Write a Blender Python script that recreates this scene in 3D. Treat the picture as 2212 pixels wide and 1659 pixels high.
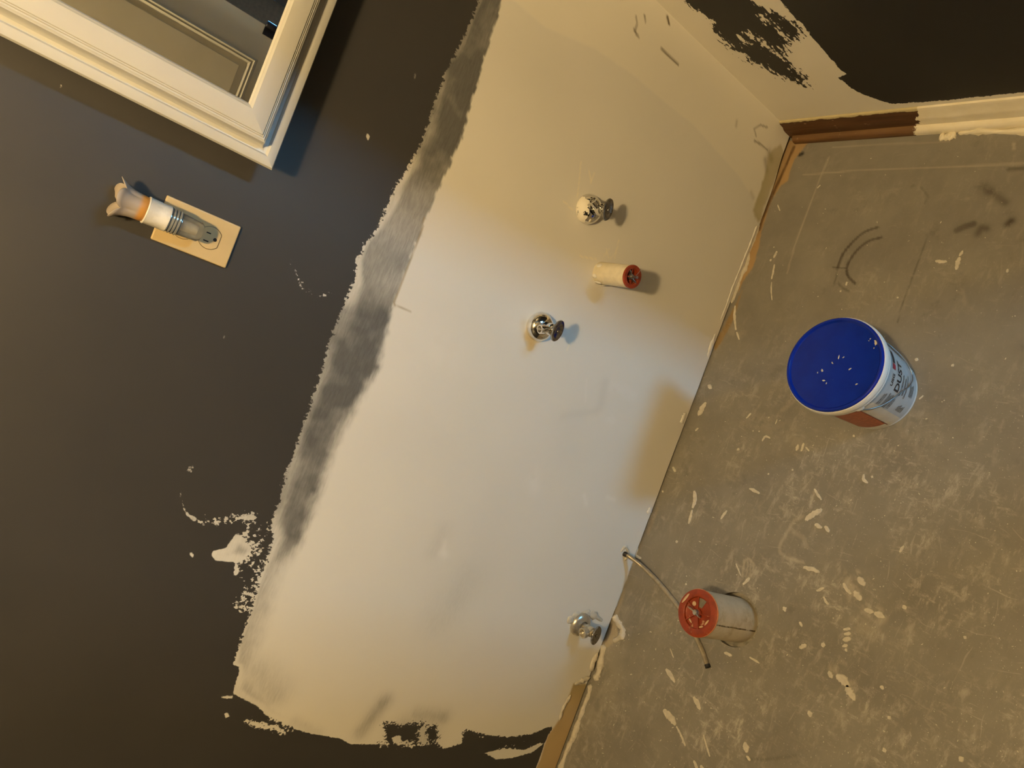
import bpy, bmesh, math, random
import numpy as np
from mathutils import Matrix, Vector

for o in list(bpy.data.objects):
    bpy.data.objects.remove(o)
scene = bpy.context.scene
COL = scene.collection

# ------------------------------------------------------------------ camera
CAM_F = 1567.8168
CAM_C = np.array([-0.883853, -1.215868, 1.478592])
CAM_R = np.array([[0.35447121, -0.56483818, -0.7451899], [0.93496494, 0.20232896, 0.29138214], [-0.01381026, -0.80001301, 0.59982369]])
cam_d = bpy.data.cameras.new('camera')
cam_d.sensor_fit = 'HORIZONTAL'
cam_d.sensor_width = 36.0
cam_d.lens = CAM_F / 2212 * 36.0
cam_d.clip_start = 0.02
cam = bpy.data.objects.new('camera', cam_d)
COL.objects.link(cam)
M = Matrix.Identity(4)
for i in range(3):
    for j in range(3):
        M[i][j] = CAM_R[j][i]
    M[i][3] = CAM_C[i]
cam.matrix_world = M
scene.camera = cam

# ------------------------------------------------------------------ light / view
w = bpy.data.worlds.new('world')
scene.world = w
w.use_nodes = True
w.node_tree.nodes['Background'].inputs[0].default_value = (0.01, 0.012, 0.016, 1)
w.node_tree.nodes['Background'].inputs[1].default_value = 0.2
LAMP_POS = (-1.06, -1.38, 2.42)        # warm ceiling lamp of the room
LAMP_RGB = (1.0, 0.70, 0.32)
LAMP_STRENGTH = 1010.0
HALL_RGB = (0.22, 0.62, 1.0)           # unseen cool source in the hall beyond the ajar door, built as a window
HALL_STRENGTH = 100.0
vs = scene.view_settings
vs.view_transform = 'Standard'
vs.look = 'None'
vs.exposure = -0.07
vs.gamma = 1.0
vs.use_curve_mapping = False

# ------------------------------------------------------------------ helpers
def ray(u, v):
    return CAM_R.T @ np.array([(u - 1106) / CAM_F, -(v - 829.5) / CAM_F, -1.0])
def PA(u, v, y=0.0):          # photo pixel -> point on the wall plane y
    d = ray(u, v); t = (y - CAM_C[1]) / d[1]; return CAM_C + t * d
def PF(u, v, z=0.0):          # -> point on the floor plane z
    d = ray(u, v); t = (z - CAM_C[2]) / d[2]; return CAM_C + t * d
def PB(u, v, x=0.0):          # -> point on the side wall plane x
    d = ray(u, v); t = (x - CAM_C[0]) / d[0]; return CAM_C + t * d
def lin(r, g, b):
    def f(c):
        c /= 255.0
        return c / 12.92 if c <= 0.04045 else ((c + 0.055) / 1.055) ** 2.4
    return (f(r), f(g), f(b), 1.0)

_rng = np.random.RandomState(7)
_tab = _rng.rand(256, 256)
def vnoise(x, y):
    xi = np.floor(x).astype(int); yi = np.floor(y).astype(int)
    fx = x - xi; fy = y - yi
    fx = fx * fx * (3 - 2 * fx); fy = fy * fy * (3 - 2 * fy)
    a = _tab[xi % 256, yi % 256]; b = _tab[(xi + 1) % 256, yi % 256]
    c = _tab[xi % 256, (yi + 1) % 256]; d = _tab[(xi + 1) % 256, (yi + 1) % 256]
    return (a * (1 - fx) + b * fx) * (1 - fy) + (c * (1 - fx) + d * fx) * fy
def fbm(x, y, o=4):
    s = 0; a = 0.5; n = 0
    for k in range(o):
        s = s + a * vnoise(x * 2 ** k + 17.3 * k, y * 2 ** k + 9.1 * k); n += a; a *= 0.5
    return s / n
def sstep(a, b, x):
    t = np.clip((x - a) / (b - a), 0, 1); return t * t * (3 - 2 * t)
def seg_dist(P, pts, vals=None):
    """unsigned distance to a polyline, and a value interpolated along it"""
    best = np.full(len(P), 1e9); bv = np.zeros(len(P)); side = np.zeros(len(P))
    pts = np.array(pts, float)
    for i in range(len(pts) - 1):
        a = pts[i]; b = pts[i + 1]; ab = b - a; L = ab @ ab + 1e-12
        t = np.clip(((P - a) @ ab) / L, 0, 1)
        q = P - (a + t[:, None] * ab)
        d = np.sqrt((q ** 2).sum(1)); m = d < best
        best = np.where(m, d, best)
        if vals is not None:
            bv = np.where(m, vals[i] * (1 - t) + vals[i + 1] * t, bv)
        cr = ab[0] * (P[:, 1] - a[1]) - ab[1] * (P[:, 0] - a[0])
        side = np.where(m, np.sign(cr), side)
    return best, bv, side
def poly_sdf(P, pts):
    """signed distance to a polygon, positive inside"""
    pts = np.array(pts, float)
    d, _, _ = seg_dist(P, np.vstack([pts, pts[:1]]))
    ins = np.zeros(len(P), bool)
    n = len(pts)
    for i in range(n):
        a = pts[i]; b = pts[(i + 1) % n]
        c = (a[1] > P[:, 1]) != (b[1] > P[:, 1])
        with np.errstate(divide='ignore', invalid='ignore'):
            xx = (b[0] - a[0]) * (P[:, 1] - a[1]) / (b[1] - a[1] + 1e-15) + a[0]
        ins ^= c & (P[:, 0] < xx)
    return np.where(ins, d, -d)

def link(o, parent=None):
    COL.objects.link(o)
    if parent is not None:
        o.parent = parent
    return o
def tag(o, label=None, cat=None, group=None, kind=None):
    if label: o['label'] = label
    if cat: o['category'] = cat
    if group: o['group'] = group
    if kind: o['kind'] = kind
    return o
def empty(name, loc, label, cat, group=None, rot=(0, 0, 0)):
    o = bpy.data.objects.new(name, None)
    o.empty_display_size = 0.02
    o.location = loc; o.rotation_euler = rot
    COL.objects.link(o)
    return tag(o, label, cat, group)

class MB:
    """collects simple solids into one mesh"""
    def __init__(s):
        s.v = []; s.f = []
    def add(s, vs_, fs, M=None):
        n = len(s.v)
        for p in vs_:
            s.v.append(tuple(M @ Vector(p)) if M is not None else tuple(p))
        for f in fs:
            s.f.append(tuple(i + n for i in f))
        return s
    def box(s, a, b, M=None):
        x0, y0, z0 = a; x1, y1, z1 = b
        vs_ = [(x0, y0, z0), (x1, y0, z0), (x1, y1, z0), (x0, y1, z0), (x0, y0, z1), (x1, y0, z1), (x1, y1, z1), (x0, y1, z1)]
        return s.add(vs_, [(0, 3, 2, 1), (4, 5, 6, 7), (0, 1, 5, 4), (1, 2, 6, 5), (2, 3, 7, 6), (3, 0, 4, 7)], M)
    def lathe(s, prof, n=32, M=None, sx=1.0, sy=1.0, caps=True):
        """prof: (r, z) pairs about z"""
        vs_ = []; fs = []
        for r, z in prof:
            for k in range(n):
                a = 2 * math.pi * k / n
                vs_.append((r * math.cos(a) * sx, r * math.sin(a) * sy, z))
        m = len(prof)
        for i in range(m - 1):
            for k in range(n):
                fs.append((i * n + k, i * n + (k + 1) % n, (i + 1) * n + (k + 1) % n, (i + 1) * n + k))
        if caps:
            if prof[0][0] > 1e-6: fs.append(tuple(reversed(range(n))))
            if prof[-1][0] > 1e-6: fs.append(tuple(range((m - 1) * n, m * n)))
        return s.add(vs_, fs, M)
    def tube(s, pts, r, n=12, caps=True):
        pts = [Vector(p) for p in pts]
        rs = r if isinstance(r, (list, tuple)) else [r] * len(pts)
        vs_ = []; fs = []; prev = None
        for i, p in enumerate(pts):
            t = (pts[min(i + 1, len(pts) - 1)] - pts[max(i - 1, 0)]).normalized()
            if prev is None:
                up = Vector((0, 0, 1)) if abs(t.z) < 0.9 else Vector((1, 0, 0))
                u = t.cross(up).normalized()
            else:
                u = (prev - t * prev.dot(t)).normalized()
            prev = u; v = t.cross(u)
            for k in range(n):
                a = 2 * math.pi * k / n
                vs_.append(p + (u * math.cos(a) + v * math.sin(a)) * rs[i])
        for i in range(len(pts) - 1):
            for k in range(n):
                fs.append((i * n + k, i * n + (k + 1) % n, (i + 1) * n + (k + 1) % n, (i + 1) * n + k))
        if caps:
            fs.append(tuple(reversed(range(n)))); fs.append(tuple(range((len(pts) - 1) * n, len(pts) * n)))
        return s.add(vs_, fs)
    def build(s, name, mat, parent=None, smooth=None, bevel=0.0, seg=2):
        me = bpy.data.meshes.new(name)
        me.from_pydata(s.v, [], s.f)
        bm = bmesh.new(); bm.from_mesh(me)
        bmesh.ops.recalc_face_normals(bm, faces=bm.faces)
        bm.to_mesh(me); bm.free()
        me.materials.append(mat)
        o = bpy.data.objects.new(name, me)
        link(o, parent)
        if bevel:
            md = o.modifiers.new('bevel', 'BEVEL'); md.width = bevel; md.segments = seg
            md.limit_method = 'ANGLE'; md.angle_limit = math.radians(35)
        if smooth is not None:
            me.polygons.foreach_set('use_smooth', [True] * len(me.polygons))
            try:
                me.set_sharp_from_angle(angle=math.radians(smooth))
            except Exception:
                pass
        return o
def catmull(pts, n=8):
    pts = [np.array(p, float) for p in pts]
    P = [2 * pts[0] - pts[1]] + pts + [2 * pts[-1] - pts[-2]]
    out = []
    for i in range(1, len(P) - 2):
        for k in range(n):
            t = k / n
            out.append(0.5 * ((2 * P[i]) + (P[i + 1] - P[i - 1]) * t + (2 * P[i - 1] - 5 * P[i] + 4 * P[i + 1] - P[i + 2]) * t * t + (3 * P[i] - P[i - 1] - 3 * P[i + 1] + P[i + 2]) * t ** 3))
    out.append(pts[-1])
    return out
ROTX = Matrix.Rotation(math.radians(90), 4, 'X')      # lathe axis z -> -y (out of the front wall)

# ------------------------------------------------------------------ materials
class NT:
    def __init__(s, name):
        s.m = bpy.data.materials.new(name); s.m.use_nodes = True
        s.t = s.m.node_tree; s.t.nodes.clear()
        s.out = s.n('ShaderNodeOutputMaterial'); s.b = s.n('ShaderNodeBsdfPrincipled')
        s.t.links.new(s.b.outputs[0], s.out.inputs[0])
    def n(s, t, **kw):
        nd = s.t.nodes.new(t)
        for k, v in kw.items(): setattr(nd, k, v)
        return nd
    def set(s, nd, i, v):
        if hasattr(v, 'is_linked') or isinstance(v, bpy.types.NodeSocket): s.t.links.new(v, nd.inputs[i])
        else: nd.inputs[i].default_value = v
    def math(s, op, a, b=0.0, c=None, clamp=False):
        nd = s.n('ShaderNodeMath', operation=op, use_clamp=clamp)
        s.set(nd, 0, a); s.set(nd, 1, b)
        if c is not None: s.set(nd, 2, c)
        return nd.outputs[0]
    def mix(s, f, a, b, blend='MIX'):
        nd = s.n('ShaderNodeMix', data_type='RGBA', blend_type=blend)
        s.set(nd, 0, f); s.set(nd, 6, a); s.set(nd, 7, b)
        return nd.outputs[2]
    def noise(s, scale, detail=4.0, rough=0.55, vec=None, stretch=None, rot=(0, 0, 0)):
        nd = s.n('ShaderNodeTexNoise')
        nd.inputs['Scale'].default_value = scale; nd.inputs['Detail'].default_value = detail; nd.inputs['Roughness'].default_value = rough
        if vec is None: vec = s.pos()
        if stretch is not None:
            mp = s.n('ShaderNodeMapping'); mp.inputs['Scale'].default_value = stretch; mp.inputs['Rotation'].default_value = rot
            s.t.links.new(vec, mp.inputs[0]); vec = mp.outputs[0]
        s.t.links.new(vec, nd.inputs['Vector'])
        return nd.outputs[0]
    def pos(s):
        return s.n('ShaderNodeTexCoord').outputs['Object']
    def attr(s, name, out='Fac'):
        return s.n('ShaderNodeAttribute', attribute_name=name).outputs[out]
    def ramp(s, v, a, b, lo=0.0, hi=1.0):
        nd = s.n('ShaderNodeMapRange', interpolation_type='SMOOTHSTEP')
        s.set(nd, 0, v); s.set(nd, 1, a); s.set(nd, 2, b); s.set(nd, 3, lo); s.set(nd, 4, hi)
        return nd.outputs[0]
    def bump(s, h, strength=0.2, dist=0.001):
        nd = s.n('ShaderNodeBump'); nd.inputs['Strength'].default_value = strength; nd.inputs['Distance'].default_value = dist
        s.t.links.new(h, nd.inputs['Height']); s.t.links.new(nd.outputs[0], s.b.inputs['Normal'])
    def p(s, **kw):
        for k, v in kw.items(): s.set(s.b, k.replace('_', ' '), v)
        return s
def plain(name, col, rough=0.5, metal=0.0, var=0.12, scale=60.0, bump=0.0, spec=0.5, dirt=None, dirt_lo=0.55, dirt_scale=35.0):
    t = NT(name)
    n1 = t.noise(scale, 4)
    c = t.mix(t.ramp(n1, 0.3, 0.7), tuple(x * (1 - var) for x in col[:3]) + (1,), tuple(min(1, x * (1 + var)) for x in col[:3]) + (1,))
    if dirt is not None:
        c = t.mix(t.ramp(t.noise(dirt_scale, 5, 0.65), dirt_lo, dirt_lo + 0.08), c, dirt)
    t.p(Base_Color=c, Roughness=rough, Metallic=metal)
    t.b.inputs['Specular IOR Level'].default_value = spec
    if bump: t.bump(n1, bump)
    return t.m

WHITE = (0.74, 0.72, 0.67, 1)
m_dark = plain('dark_wall_paint', (0.046, 0.046, 0.046, 1), 0.55, var=0.05, scale=3)
m_white_room = plain('ceiling_paint', (0.55, 0.53, 0.49, 1), 0.8, var=0.03, scale=5)
m_trim = plain('white_trim_paint', (0.55, 0.545, 0.52, 1), 0.35, var=0.03, scale=8)
m_chrome = plain('chrome', (0.80, 0.79, 0.77, 1), 0.09, 1.0, var=0.08, scale=90)
m_pvc = plain('cream_pvc', (0.66, 0.60, 0.45, 1), 0.4, var=0.07, scale=50, dirt=(0.32, 0.24, 0.11, 1), dirt_lo=0.66, dirt_scale=60)
m_red = plain('red_plug_plastic', (0.24, 0.032, 0.006, 1), 0.42, var=0.18, scale=80, dirt=(0.50, 0.30, 0.16, 1), dirt_lo=0.62, dirt_scale=70)
m_steel = plain('zinc_steel', (0.45, 0.43, 0.39, 1), 0.28, 0.9, var=0.2, scale=150)
m_compound = plain('dried_joint_compound', (0.56, 0.52, 0.44, 1), 0.85, var=0.10, scale=120, bump=0.4, spec=0.2)
m_plate = plain('almond_plate_plastic', (0.56, 0.43, 0.23, 1), 0.35, var=0.04, scale=20)
m_black = plain('black_void', (0.01, 0.01, 0.01, 1), 0.7)

# ------------------------------------------------------------------ grids with paint masks
def grid_mesh(name, U, V, fn, mat, cut=None):
    nu, nv = len(U), len(V)
    uu, vv = np.meshgrid(U, V, indexing='ij')
    uv = np.stack([uu.ravel(), vv.ravel()], 1)
    i, j = np.meshgrid(np.arange(nu - 1), np.arange(nv - 1), indexing='ij')
    a = (i * nv + j).ravel()
    faces = np.stack([a, a + nv, a + nv + 1, a + 1], 1)
    if cut is not None:
        uv, faces = cut(uv, faces)
    co = fn(uv)
    me = bpy.data.meshes.new(name)
    me.vertices.add(len(co)); me.vertices.foreach_set('co', co.astype(np.float32).ravel())
    nf = len(faces)
    me.loops.add(nf * 4); me.loops.foreach_set('vertex_index', faces.astype(np.int32).ravel())
    me.polygons.add(nf); me.polygons.foreach_set('loop_start', (np.arange(nf) * 4).astype(np.int32))
    me.update(calc_edges=True); me.validate()
    me.materials.append(mat)
    return me, uv
def set_attr(me, name, arr, typ='FLOAT'):
    at = me.attributes.new(name, typ, 'POINT')
    if typ == 'FLOAT': at.data.foreach_set('value', arr.astype(np.float32).ravel())
    else:
        c4 = np.ones((len(arr), 4), np.float32); c4[:, :3] = arr
        at.data.foreach_set('color', c4.ravel())

def blend(c, m, col):
    return c * (1 - m[:, None]) + np.array(col[:3])[None, :] * m[:, None]

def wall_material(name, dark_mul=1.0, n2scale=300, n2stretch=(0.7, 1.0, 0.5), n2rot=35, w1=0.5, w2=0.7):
    t = NT(name)
    base = t.attr('paint', 'Color'); sd = t.attr('sd'); rag = t.attr('rag'); streak = t.attr('streak')
    pos = t.pos()
    # brushed edge: two grains of ragged noise decide where primer stops
    n1 = t.noise(95, 5, 0.62, pos); n2 = t.noise(n2scale, 4, 0.6, pos, stretch=n2stretch, rot=(0, math.radians(n2rot), 0))
    nn = t.math('ADD', t.math('MULTIPLY', n1, w1), t.math('MULTIPLY', n2, w2))
    edge = t.math('ADD', sd, t.math('MULTIPLY', t.math('SUBTRACT', nn, 0.6), rag))
    fac = t.ramp(edge, -0.0009, 0.0009)
    # bristle streaks in the thin primer
    st = t.noise(300, 4, 0.7, pos, stretch=(0.16, 1.0, 1.0), rot=(0, math.radians(-8), 0))
    mul = t.math('ADD', 1.0, t.math('MULTIPLY', t.math('SUBTRACT', st, 0.5), t.math('MULTIPLY', streak, 1.7)))
    base = t.mix(1.0, base, mul, 'MULTIPLY')
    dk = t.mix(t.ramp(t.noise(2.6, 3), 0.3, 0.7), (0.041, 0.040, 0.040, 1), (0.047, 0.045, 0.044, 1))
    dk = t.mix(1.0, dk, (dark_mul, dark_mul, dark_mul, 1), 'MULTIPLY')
    # rare tiny white nicks in the dark paint
    nick = t.ramp(t.noise(55, 2, 0.5, pos), 0.80, 0.83)
    dk = t.mix(t.math('MULTIPLY', nick, 0.5), dk, (0.5, 0.48, 0.44, 1))
    c = t.mix(fac, dk, base)
    t.p(Base_Color=c, Roughness=t.ramp(fac, 0, 1, 0.42, 0.55))
    t.b.inputs['Specular IOR Level'].default_value = 0.45
    t.bump(t.math('ADD', t.math('MULTIPLY', t.noise(420, 3, 0.5, pos), 0.5), t.math('MULTIPLY', fac, 0.6)), 0.12, 0.0006)
    return t.m
m_wall = wall_material('painted_drywall')
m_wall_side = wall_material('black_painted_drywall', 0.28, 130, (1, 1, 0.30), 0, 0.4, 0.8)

STEP = 0.0035
def P2A(px): return [tuple(PA(*p)[[0, 2]]) for p in px]
def P2B(px): return [tuple(PB(*p)[[1, 2]]) for p in px]
def P2F(px): return [tuple(PF(*p)[[0, 1]]) for p in px]

# ---- front wall (y = 0)
def gap_height(x):
    g = 0.004 + 0.004 * fbm(x * 14 + 3, x * 0 + 1.7, 3)
    g = g + 0.010 * sstep(-0.16, -0.05, x)
    return g
U = np.concatenate([[-2.4, -2.1, -1.9], np.arange(-1.80, 0.0, STEP), [0.0]])
V = np.concatenate([[0.0], np.arange(STEP, 1.74, STEP), [1.9, 2.15, 2.58]])
def front_fn(uv):
    x = uv[:, 0]; z = uv[:, 1].copy()
    g = gap_height(x)
    z = g + (z) * (1 - g / 2.58)
    y = np.zeros(len(x))
    # very slight trowel waviness and the feathered corner band
    y -= 0.0012 * fbm(x * 5, z * 5, 3) * sstep(0.02, 0.06, z)
    return np.stack([x, y, z], 1)
me, uv = grid_mesh('wall_front', U, V, front_fn, m_wall)
P = uv
outer = [(1062, -70), (1040, 0), (1010, 75), (990, 115), (970, 150), (945, 215), (930, 265), (915, 310), (885, 365), (855, 410), (838, 450), (820, 490),
         (795, 525), (775, 560), (768, 610), (755, 640), (735, 690), (715, 740), (703, 790), (690, 830), (675, 875), (660, 920), (645, 965), (628, 1010),
         (615, 1050), (605, 1090), (590, 1130), (597, 1165), (585, 1200), (568, 1230), (560, 1270), (545, 1320), (530, 1370), (508, 1437), (521, 1440), (522, 1452),
         (515, 1470), (508, 1498), (530, 1510), (560, 1525), (580, 1545), (620, 1568), (670, 1583), (740, 1595), (760, 1607), (830, 1608), (900, 1610),
         (945, 1604), (962, 1617), (1000, 1606), (1005, 1579), (1022, 1577), (1060, 1588), (1100, 1592), (1150, 1585), (1187, 1571)]
ow = P2A(outer)
sd = poly_sdf(P, ow + [(-1.62, 0.07), (-1.66, -0.2), (0.3, -0.2), (0.3, 1.3)])
rag = seg_dist(P, ow, [.036] * 33 + [.008] * 13 + [.022] * (len(ow) - 46))[1]
def dark_island(px, r=0.02):
    global sd, rag
    q = poly_sdf(P, P2A(px)); sd = np.minimum(sd, -q); rag = np.where(np.abs(q) < 0.02, np.maximum(rag, r), rag)
def light_island(px, r=0.006):
    global sd, rag
    q = poly_sdf(P, P2A(px)); sd = np.maximum(sd, q); rag = np.where(np.abs(q) < 0.012, r, rag)
dark_island([(833, 1563), (850, 1560), (870, 1566), (895, 1560), (918, 1562), (906, 1580), (909, 1606), (880, 1600), (850, 1612), (838, 1598)], 0.07)
dark_island([(924, 1570), (945, 1566), (950, 1592), (942, 1612), (928, 1602)], 0.06)
light_island([(850, 1593), (868, 1588), (872, 1602), (855, 1606)], 0.012)
light_island([(460, 1199), (466, 1190), (492, 1184), (500, 1172), (514, 1153), (532, 1160), (548, 1172), (560, 1186), (550, 1200), (530, 1216), (500, 1214), (470, 1211)], 0.004)
light_island([(512, 1217), (520, 1217), (521, 1232), (516, 1243), (509, 1241)])
light_island([(527, 1150), (540, 1150), (545, 1162), (530, 1163)], 0.012)
light_island([(515, 1302), (524, 1300), (535, 1306), (530, 1318), (520, 1312)])
light_island([(540, 1278), (552, 1277), (553, 1290), (541, 1290)])
light_island([(536, 1556), (560, 1560), (600, 1568), (624, 1579), (622, 1585), (590, 1578), (555, 1570), (538, 1563)], 0.05)
light_island([(488, 1541), (495, 1539), (500, 1547), (492, 1551)])
light_island([(482, 1503), (508, 1503), (507, 1508), (484, 1509)])
light_island([(1050, 1626), (1095, 1616), (1138, 1619), (1170, 1604), (1178, 1606), (1150, 1626), (1105, 1637), (1075, 1640)], 0.012)
# bristle zone between the triangle and the strip
zone = np.exp(-(seg_dist(P, P2A([(555, 1100), (565, 1160), (560, 1210), (545, 1260), (530, 1310)]))[0] / 0.020) ** 2)
rag = np.maximum(rag, 0.17 * zone)
sd = np.where(zone > 0.3, np.maximum(sd, -0.017), sd)
zone2 = np.exp(-(seg_dist(P, P2A([(1010, 1582), (1060, 1605), (1110, 1606), (1150, 1600)]))[0] / 0.012) ** 2)
rag = np.maximum(rag, 0.09 * zone2)
# chalky swooshes dragged over the dark paint
def swoosh(pts, wid, off, r):
    global sd, rag
    d, wv, _ = seg_dist(P, [tuple(q) for q in catmull(P2A(pts), 5)], np.interp(np.linspace(0, 1, (len(pts) - 1) * 5 + 1), np.linspace(0, 1, len(wid)), wid))
    m = d < wv + 0.012
    q = wv - d - off
    better = m & (q > sd)
    sd = np.where(better, q, sd); rag = np.where(better, r, rag)
swoosh([(418, 1008), (415, 1018)], [0.004, 0.004], 0.002, 0.02)
swoosh([(398, 1045), (395, 1070), (400, 1095), (410, 1112), (425, 1123)], [0.0012, 0.002, 0.0018, 0.003, 0.0045], 0.0016, 0.010)
swoosh([(425, 1123), (450, 1128), (480, 1125), (510, 1120), (545, 1118)], [0.004, 0.005, 0.006, 0.008, 0.012], 0.0045, 0.06)
swoosh([(637, 560), (645, 595), (660, 622), (685, 638), (715, 637)], [0.001, 0.002, 0.003, 0.004, 0.003], 0.0040, 0.05)
for a, b, ww in [((797, 291), (799, 304), 0.004), ((901, 158), (900, 175), 0.0022), ((134, 186), (137, 191), 0.003), ((417, 1195), (421, 1203), 0.004), ((490, 726), (488, 733), 0.002)]:
    swoosh([a, ((a[0] + b[0]) / 2, (a[1] + b[1]) / 2), b], [ww * .5, ww, ww * .4], 0.0006, 0.004)
# ---- primer colour
paint = np.tile(np.array(WHITE[:3]), (len(P), 1))
x, z = P[:, 0], P[:, 1]
paint *= (0.95 + 0.10 * fbm(x * 4 + 5, z * 4, 3))[:, None]
# corner band feathered with fresh compound vs. older board
band = P2A([(1060, -40), (1180, 62), (1290, 110), (1370, 165), (1440, 225), (1500, 272), (1560, 340), (1600, 385), (1628, 430), (1640, 470)])
bd, _, bs = seg_dist(P, band)
inb = np.where(bs > 0, 1, -1) * bd
inb = inb if (inb[np.argmin(np.abs(x + 0.03) + np.abs(z - 0.25))] > 0) else -inb
paint *= (1 - 0.06 * sstep(-0.004, 0.004, -inb) * sstep(0.30, 0.0, -inb))[:, None]
paint = blend(paint, 0.18 * sstep(-0.003, 0.006, inb), (0.80, 0.73, 0.55))
# thin grey strip: primer dragged thin over the dark paint
strip = [(1106, -70), (1090, 0), (1065, 90), (1040, 165), (1020, 235), (1000, 300), (975, 365), (950, 420), (925, 475), (905, 525), (885, 580), (868, 620),
         (855, 660), (850, 690), (846, 740), (832, 800), (805, 850), (785, 890), (762, 930), (744, 970), (728, 1020), (710, 1070), (692, 1120), (668, 1165),
         (640, 1230), (610, 1320), (580, 1400), (575, 1450), (600, 1500), (640, 1540)]
soft = [.003] * 12 + [.006, .012, .018, .022, .030, .032, .034, .036, .036, .036, .034, .022] + [.05] * 6
stren = [.92, .92, .92, .94, .94, .93, .92, .74, .62, .55,   .66, .62, .78, .90, .92, .92, .90, .88, .88, .88, .86, .88, .90, .80, .42, .34, .36, .42, .36, .20]
lightw = [.006, .006, .010, .012, .012, .018, .022, .012, .012, .012, .010, .012, .022, .030, .028, .018, .016, .016, .018, .020, .024, .020, .020, .022, .01, .01, .01, .01, .01, .01]
sw = P2A(strip)
dR, sf, sR = seg_dist(P, sw, soft)
_, stg, _ = seg_dist(P, sw, stren)
_, lw, _ = seg_dist(P, sw, lightw)
left = np.where(sR > 0, 1, -1) * dR
ref = np.array(PA(960, 290)[[0, 2]]); k = np.argmin(((P - ref) ** 2).sum(1))
if left[k] < 0: left = -left
n_a = fbm(x * 30, z * 30, 4); n_b = fbm(x * 11 + 4, z * 11, 3); n_h = fbm(x * 70, z * 140, 2)
g = sstep(0, 1, (left + (n_a - 0.5) * (0.25 * sf + 0.003) + (n_h - 0.5) * 0.009) / sf)
dl = np.maximum(sd, 0)
lmin = np.interp(stg, [.30, .80, .90, .95], [.3, .35, .75, .8])
g = g * (lmin + (1 - lmin) * sstep(0.3, 1.3, (dl + (n_b - 0.5) * 0.03) / np.maximum(lw, 0.004)))
g = g * stg * (0.78 + 0.42 * n_a)
g = np.clip(g, 0, 0.92) * (sd > -0.02)
# the crisp lip of the old board edge beside the strip, and a lighter patch left of it
lip = np.exp(-((left - 0.004) / 0.004) ** 2) * sstep(0.62, 0.55, -x * 0 + np.abs(x)) * 0
g_smudge = np.zeros(len(P))
for (a, b, wd, s_) in [((835, 1515), (785, 1580), .018, .40), ((905, 1545), (960, 1550), .020, .32), ((880, 1570), (930, 1590), .03, .25), ((640, 1560), (690, 1585), .012, .15),
                       ((960, 1150), (940, 1190), .02, .10), ((1010, 1260), (960, 1330), .05, .10), ((560, 1450), (600, 1500), .03, .25)]:
    d, _, _ = seg_dist(P, P2A([a, b])); g_smudge = np.maximum(g_smudge, s_ * np.exp(-(d / wd) ** 2) * (0.6 + 0.8 * n_a))
g = np.maximum(g, g_smudge)
paint = blend(paint, g, (0.060, 0.062, 0.066))
streak = np.clip(g * 1.1, 0, 0.55)
# fresh compound smears (whiter, slightly translucent edges)
for (a, b, wd, s_) in [((1325, 835), (1370, 855), .016, .35), ((1315, 900), (1330, 915), .012, .45), ((1150, 1020), (1160, 1055), .018, .45), ((1265, 1070), (1270, 1090), .006, .5),
                       ((1315, 1075), (1330, 1080), .006, .5), ((965, 1150), (962, 1195), .007, .5), ((955, 1195), (965, 1200), .010, .4), ((1270, 820), (1268, 870), .002, .5), ((930, 740), (950, 760), .05, .2)]:
    d, _, _ = seg_dist(P, P2A([a, b])); paint = blend(paint, s_ * np.exp(-(d / wd) ** 2) * sstep(.25, .6, n_a), (0.84, 0.82, 0.78))
# greyer sanding marks of older compound
for (a, b, wd, s_) in [((1310, 830), (1300, 880), .014, .18), ((1220, 900), (1290, 890), .010, .14), ((1230, 920), (1225, 980), .05, .08)]:
    d, _, _ = seg_dist(P, P2A([a, b])); paint = blend(paint, s_ * np.exp(-(d / wd) ** 2), (0.45, 0.45, 0.44))
# cool-light shadows of the middle valve and pipe stub, painted as ochre marks
def line_mark(px, wd, col, s_, r=0.35, sharp=False):
    global paint
    d, _, _ = seg_dist(P, P2A(px))
    m = sstep(wd, wd * 0.35, d) if sharp else np.exp(-(d / wd) ** 2)
    paint = blend(paint, np.clip(s_ * m * (1 - r + 2 * r * n_a), 0, 1), col)
SHADOW_OCH = (0.62, 0.46, 0.20)
line_mark([(1150, 740), (1140, 760)], .013, SHADOW_OCH, .25); line_mark([(1135, 700), (1138, 725), (1150, 742)], .010, SHADOW_OCH, .3)
line_mark([(1290, 628), (1300, 650)], .013, SHADOW_OCH, .15)
BR = (0.10, 0.07, 0.035)
line_mark([(1382, 42), (1384, 60), (1378, 75), (1386, 88)], .0032, BR, .7, .5, True); line_mark([(1400, 40), (1402, 55)], .003, BR, .7, .4, True)
line_mark([(1376, 70), (1385, 82)], .003, BR, .5, .4, True); line_mark([(1449, 43), (1453, 60)], .0042, BR, .95, .1, True)
line_mark([(1436, 112), (1448, 124), (1473, 147)], .0034, BR, .75, .2, True); line_mark([(1350, 0), (1368, -4)], .008, BR, .9, .4, True)
line_mark([(1640, 300), (1636, 285), (1650, 277), (1664, 282)], .0035, BR, .55, .4, True); line_mark([(1636, 310), (1650, 318), (1664, 330)], .004, BR, .6, .4, True)
line_mark([(1658, 350), (1660, 372)], .008, BR, .4, .6); line_mark([(1668, 335), (1672, 350)], .010, BR, .4, .5); line_mark([(1598, 268), (1596, 278)], .004, BR, .4, .4)
line_mark([(1625, 418), (1630, 430)], .006, BR, .25, .7)
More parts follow.
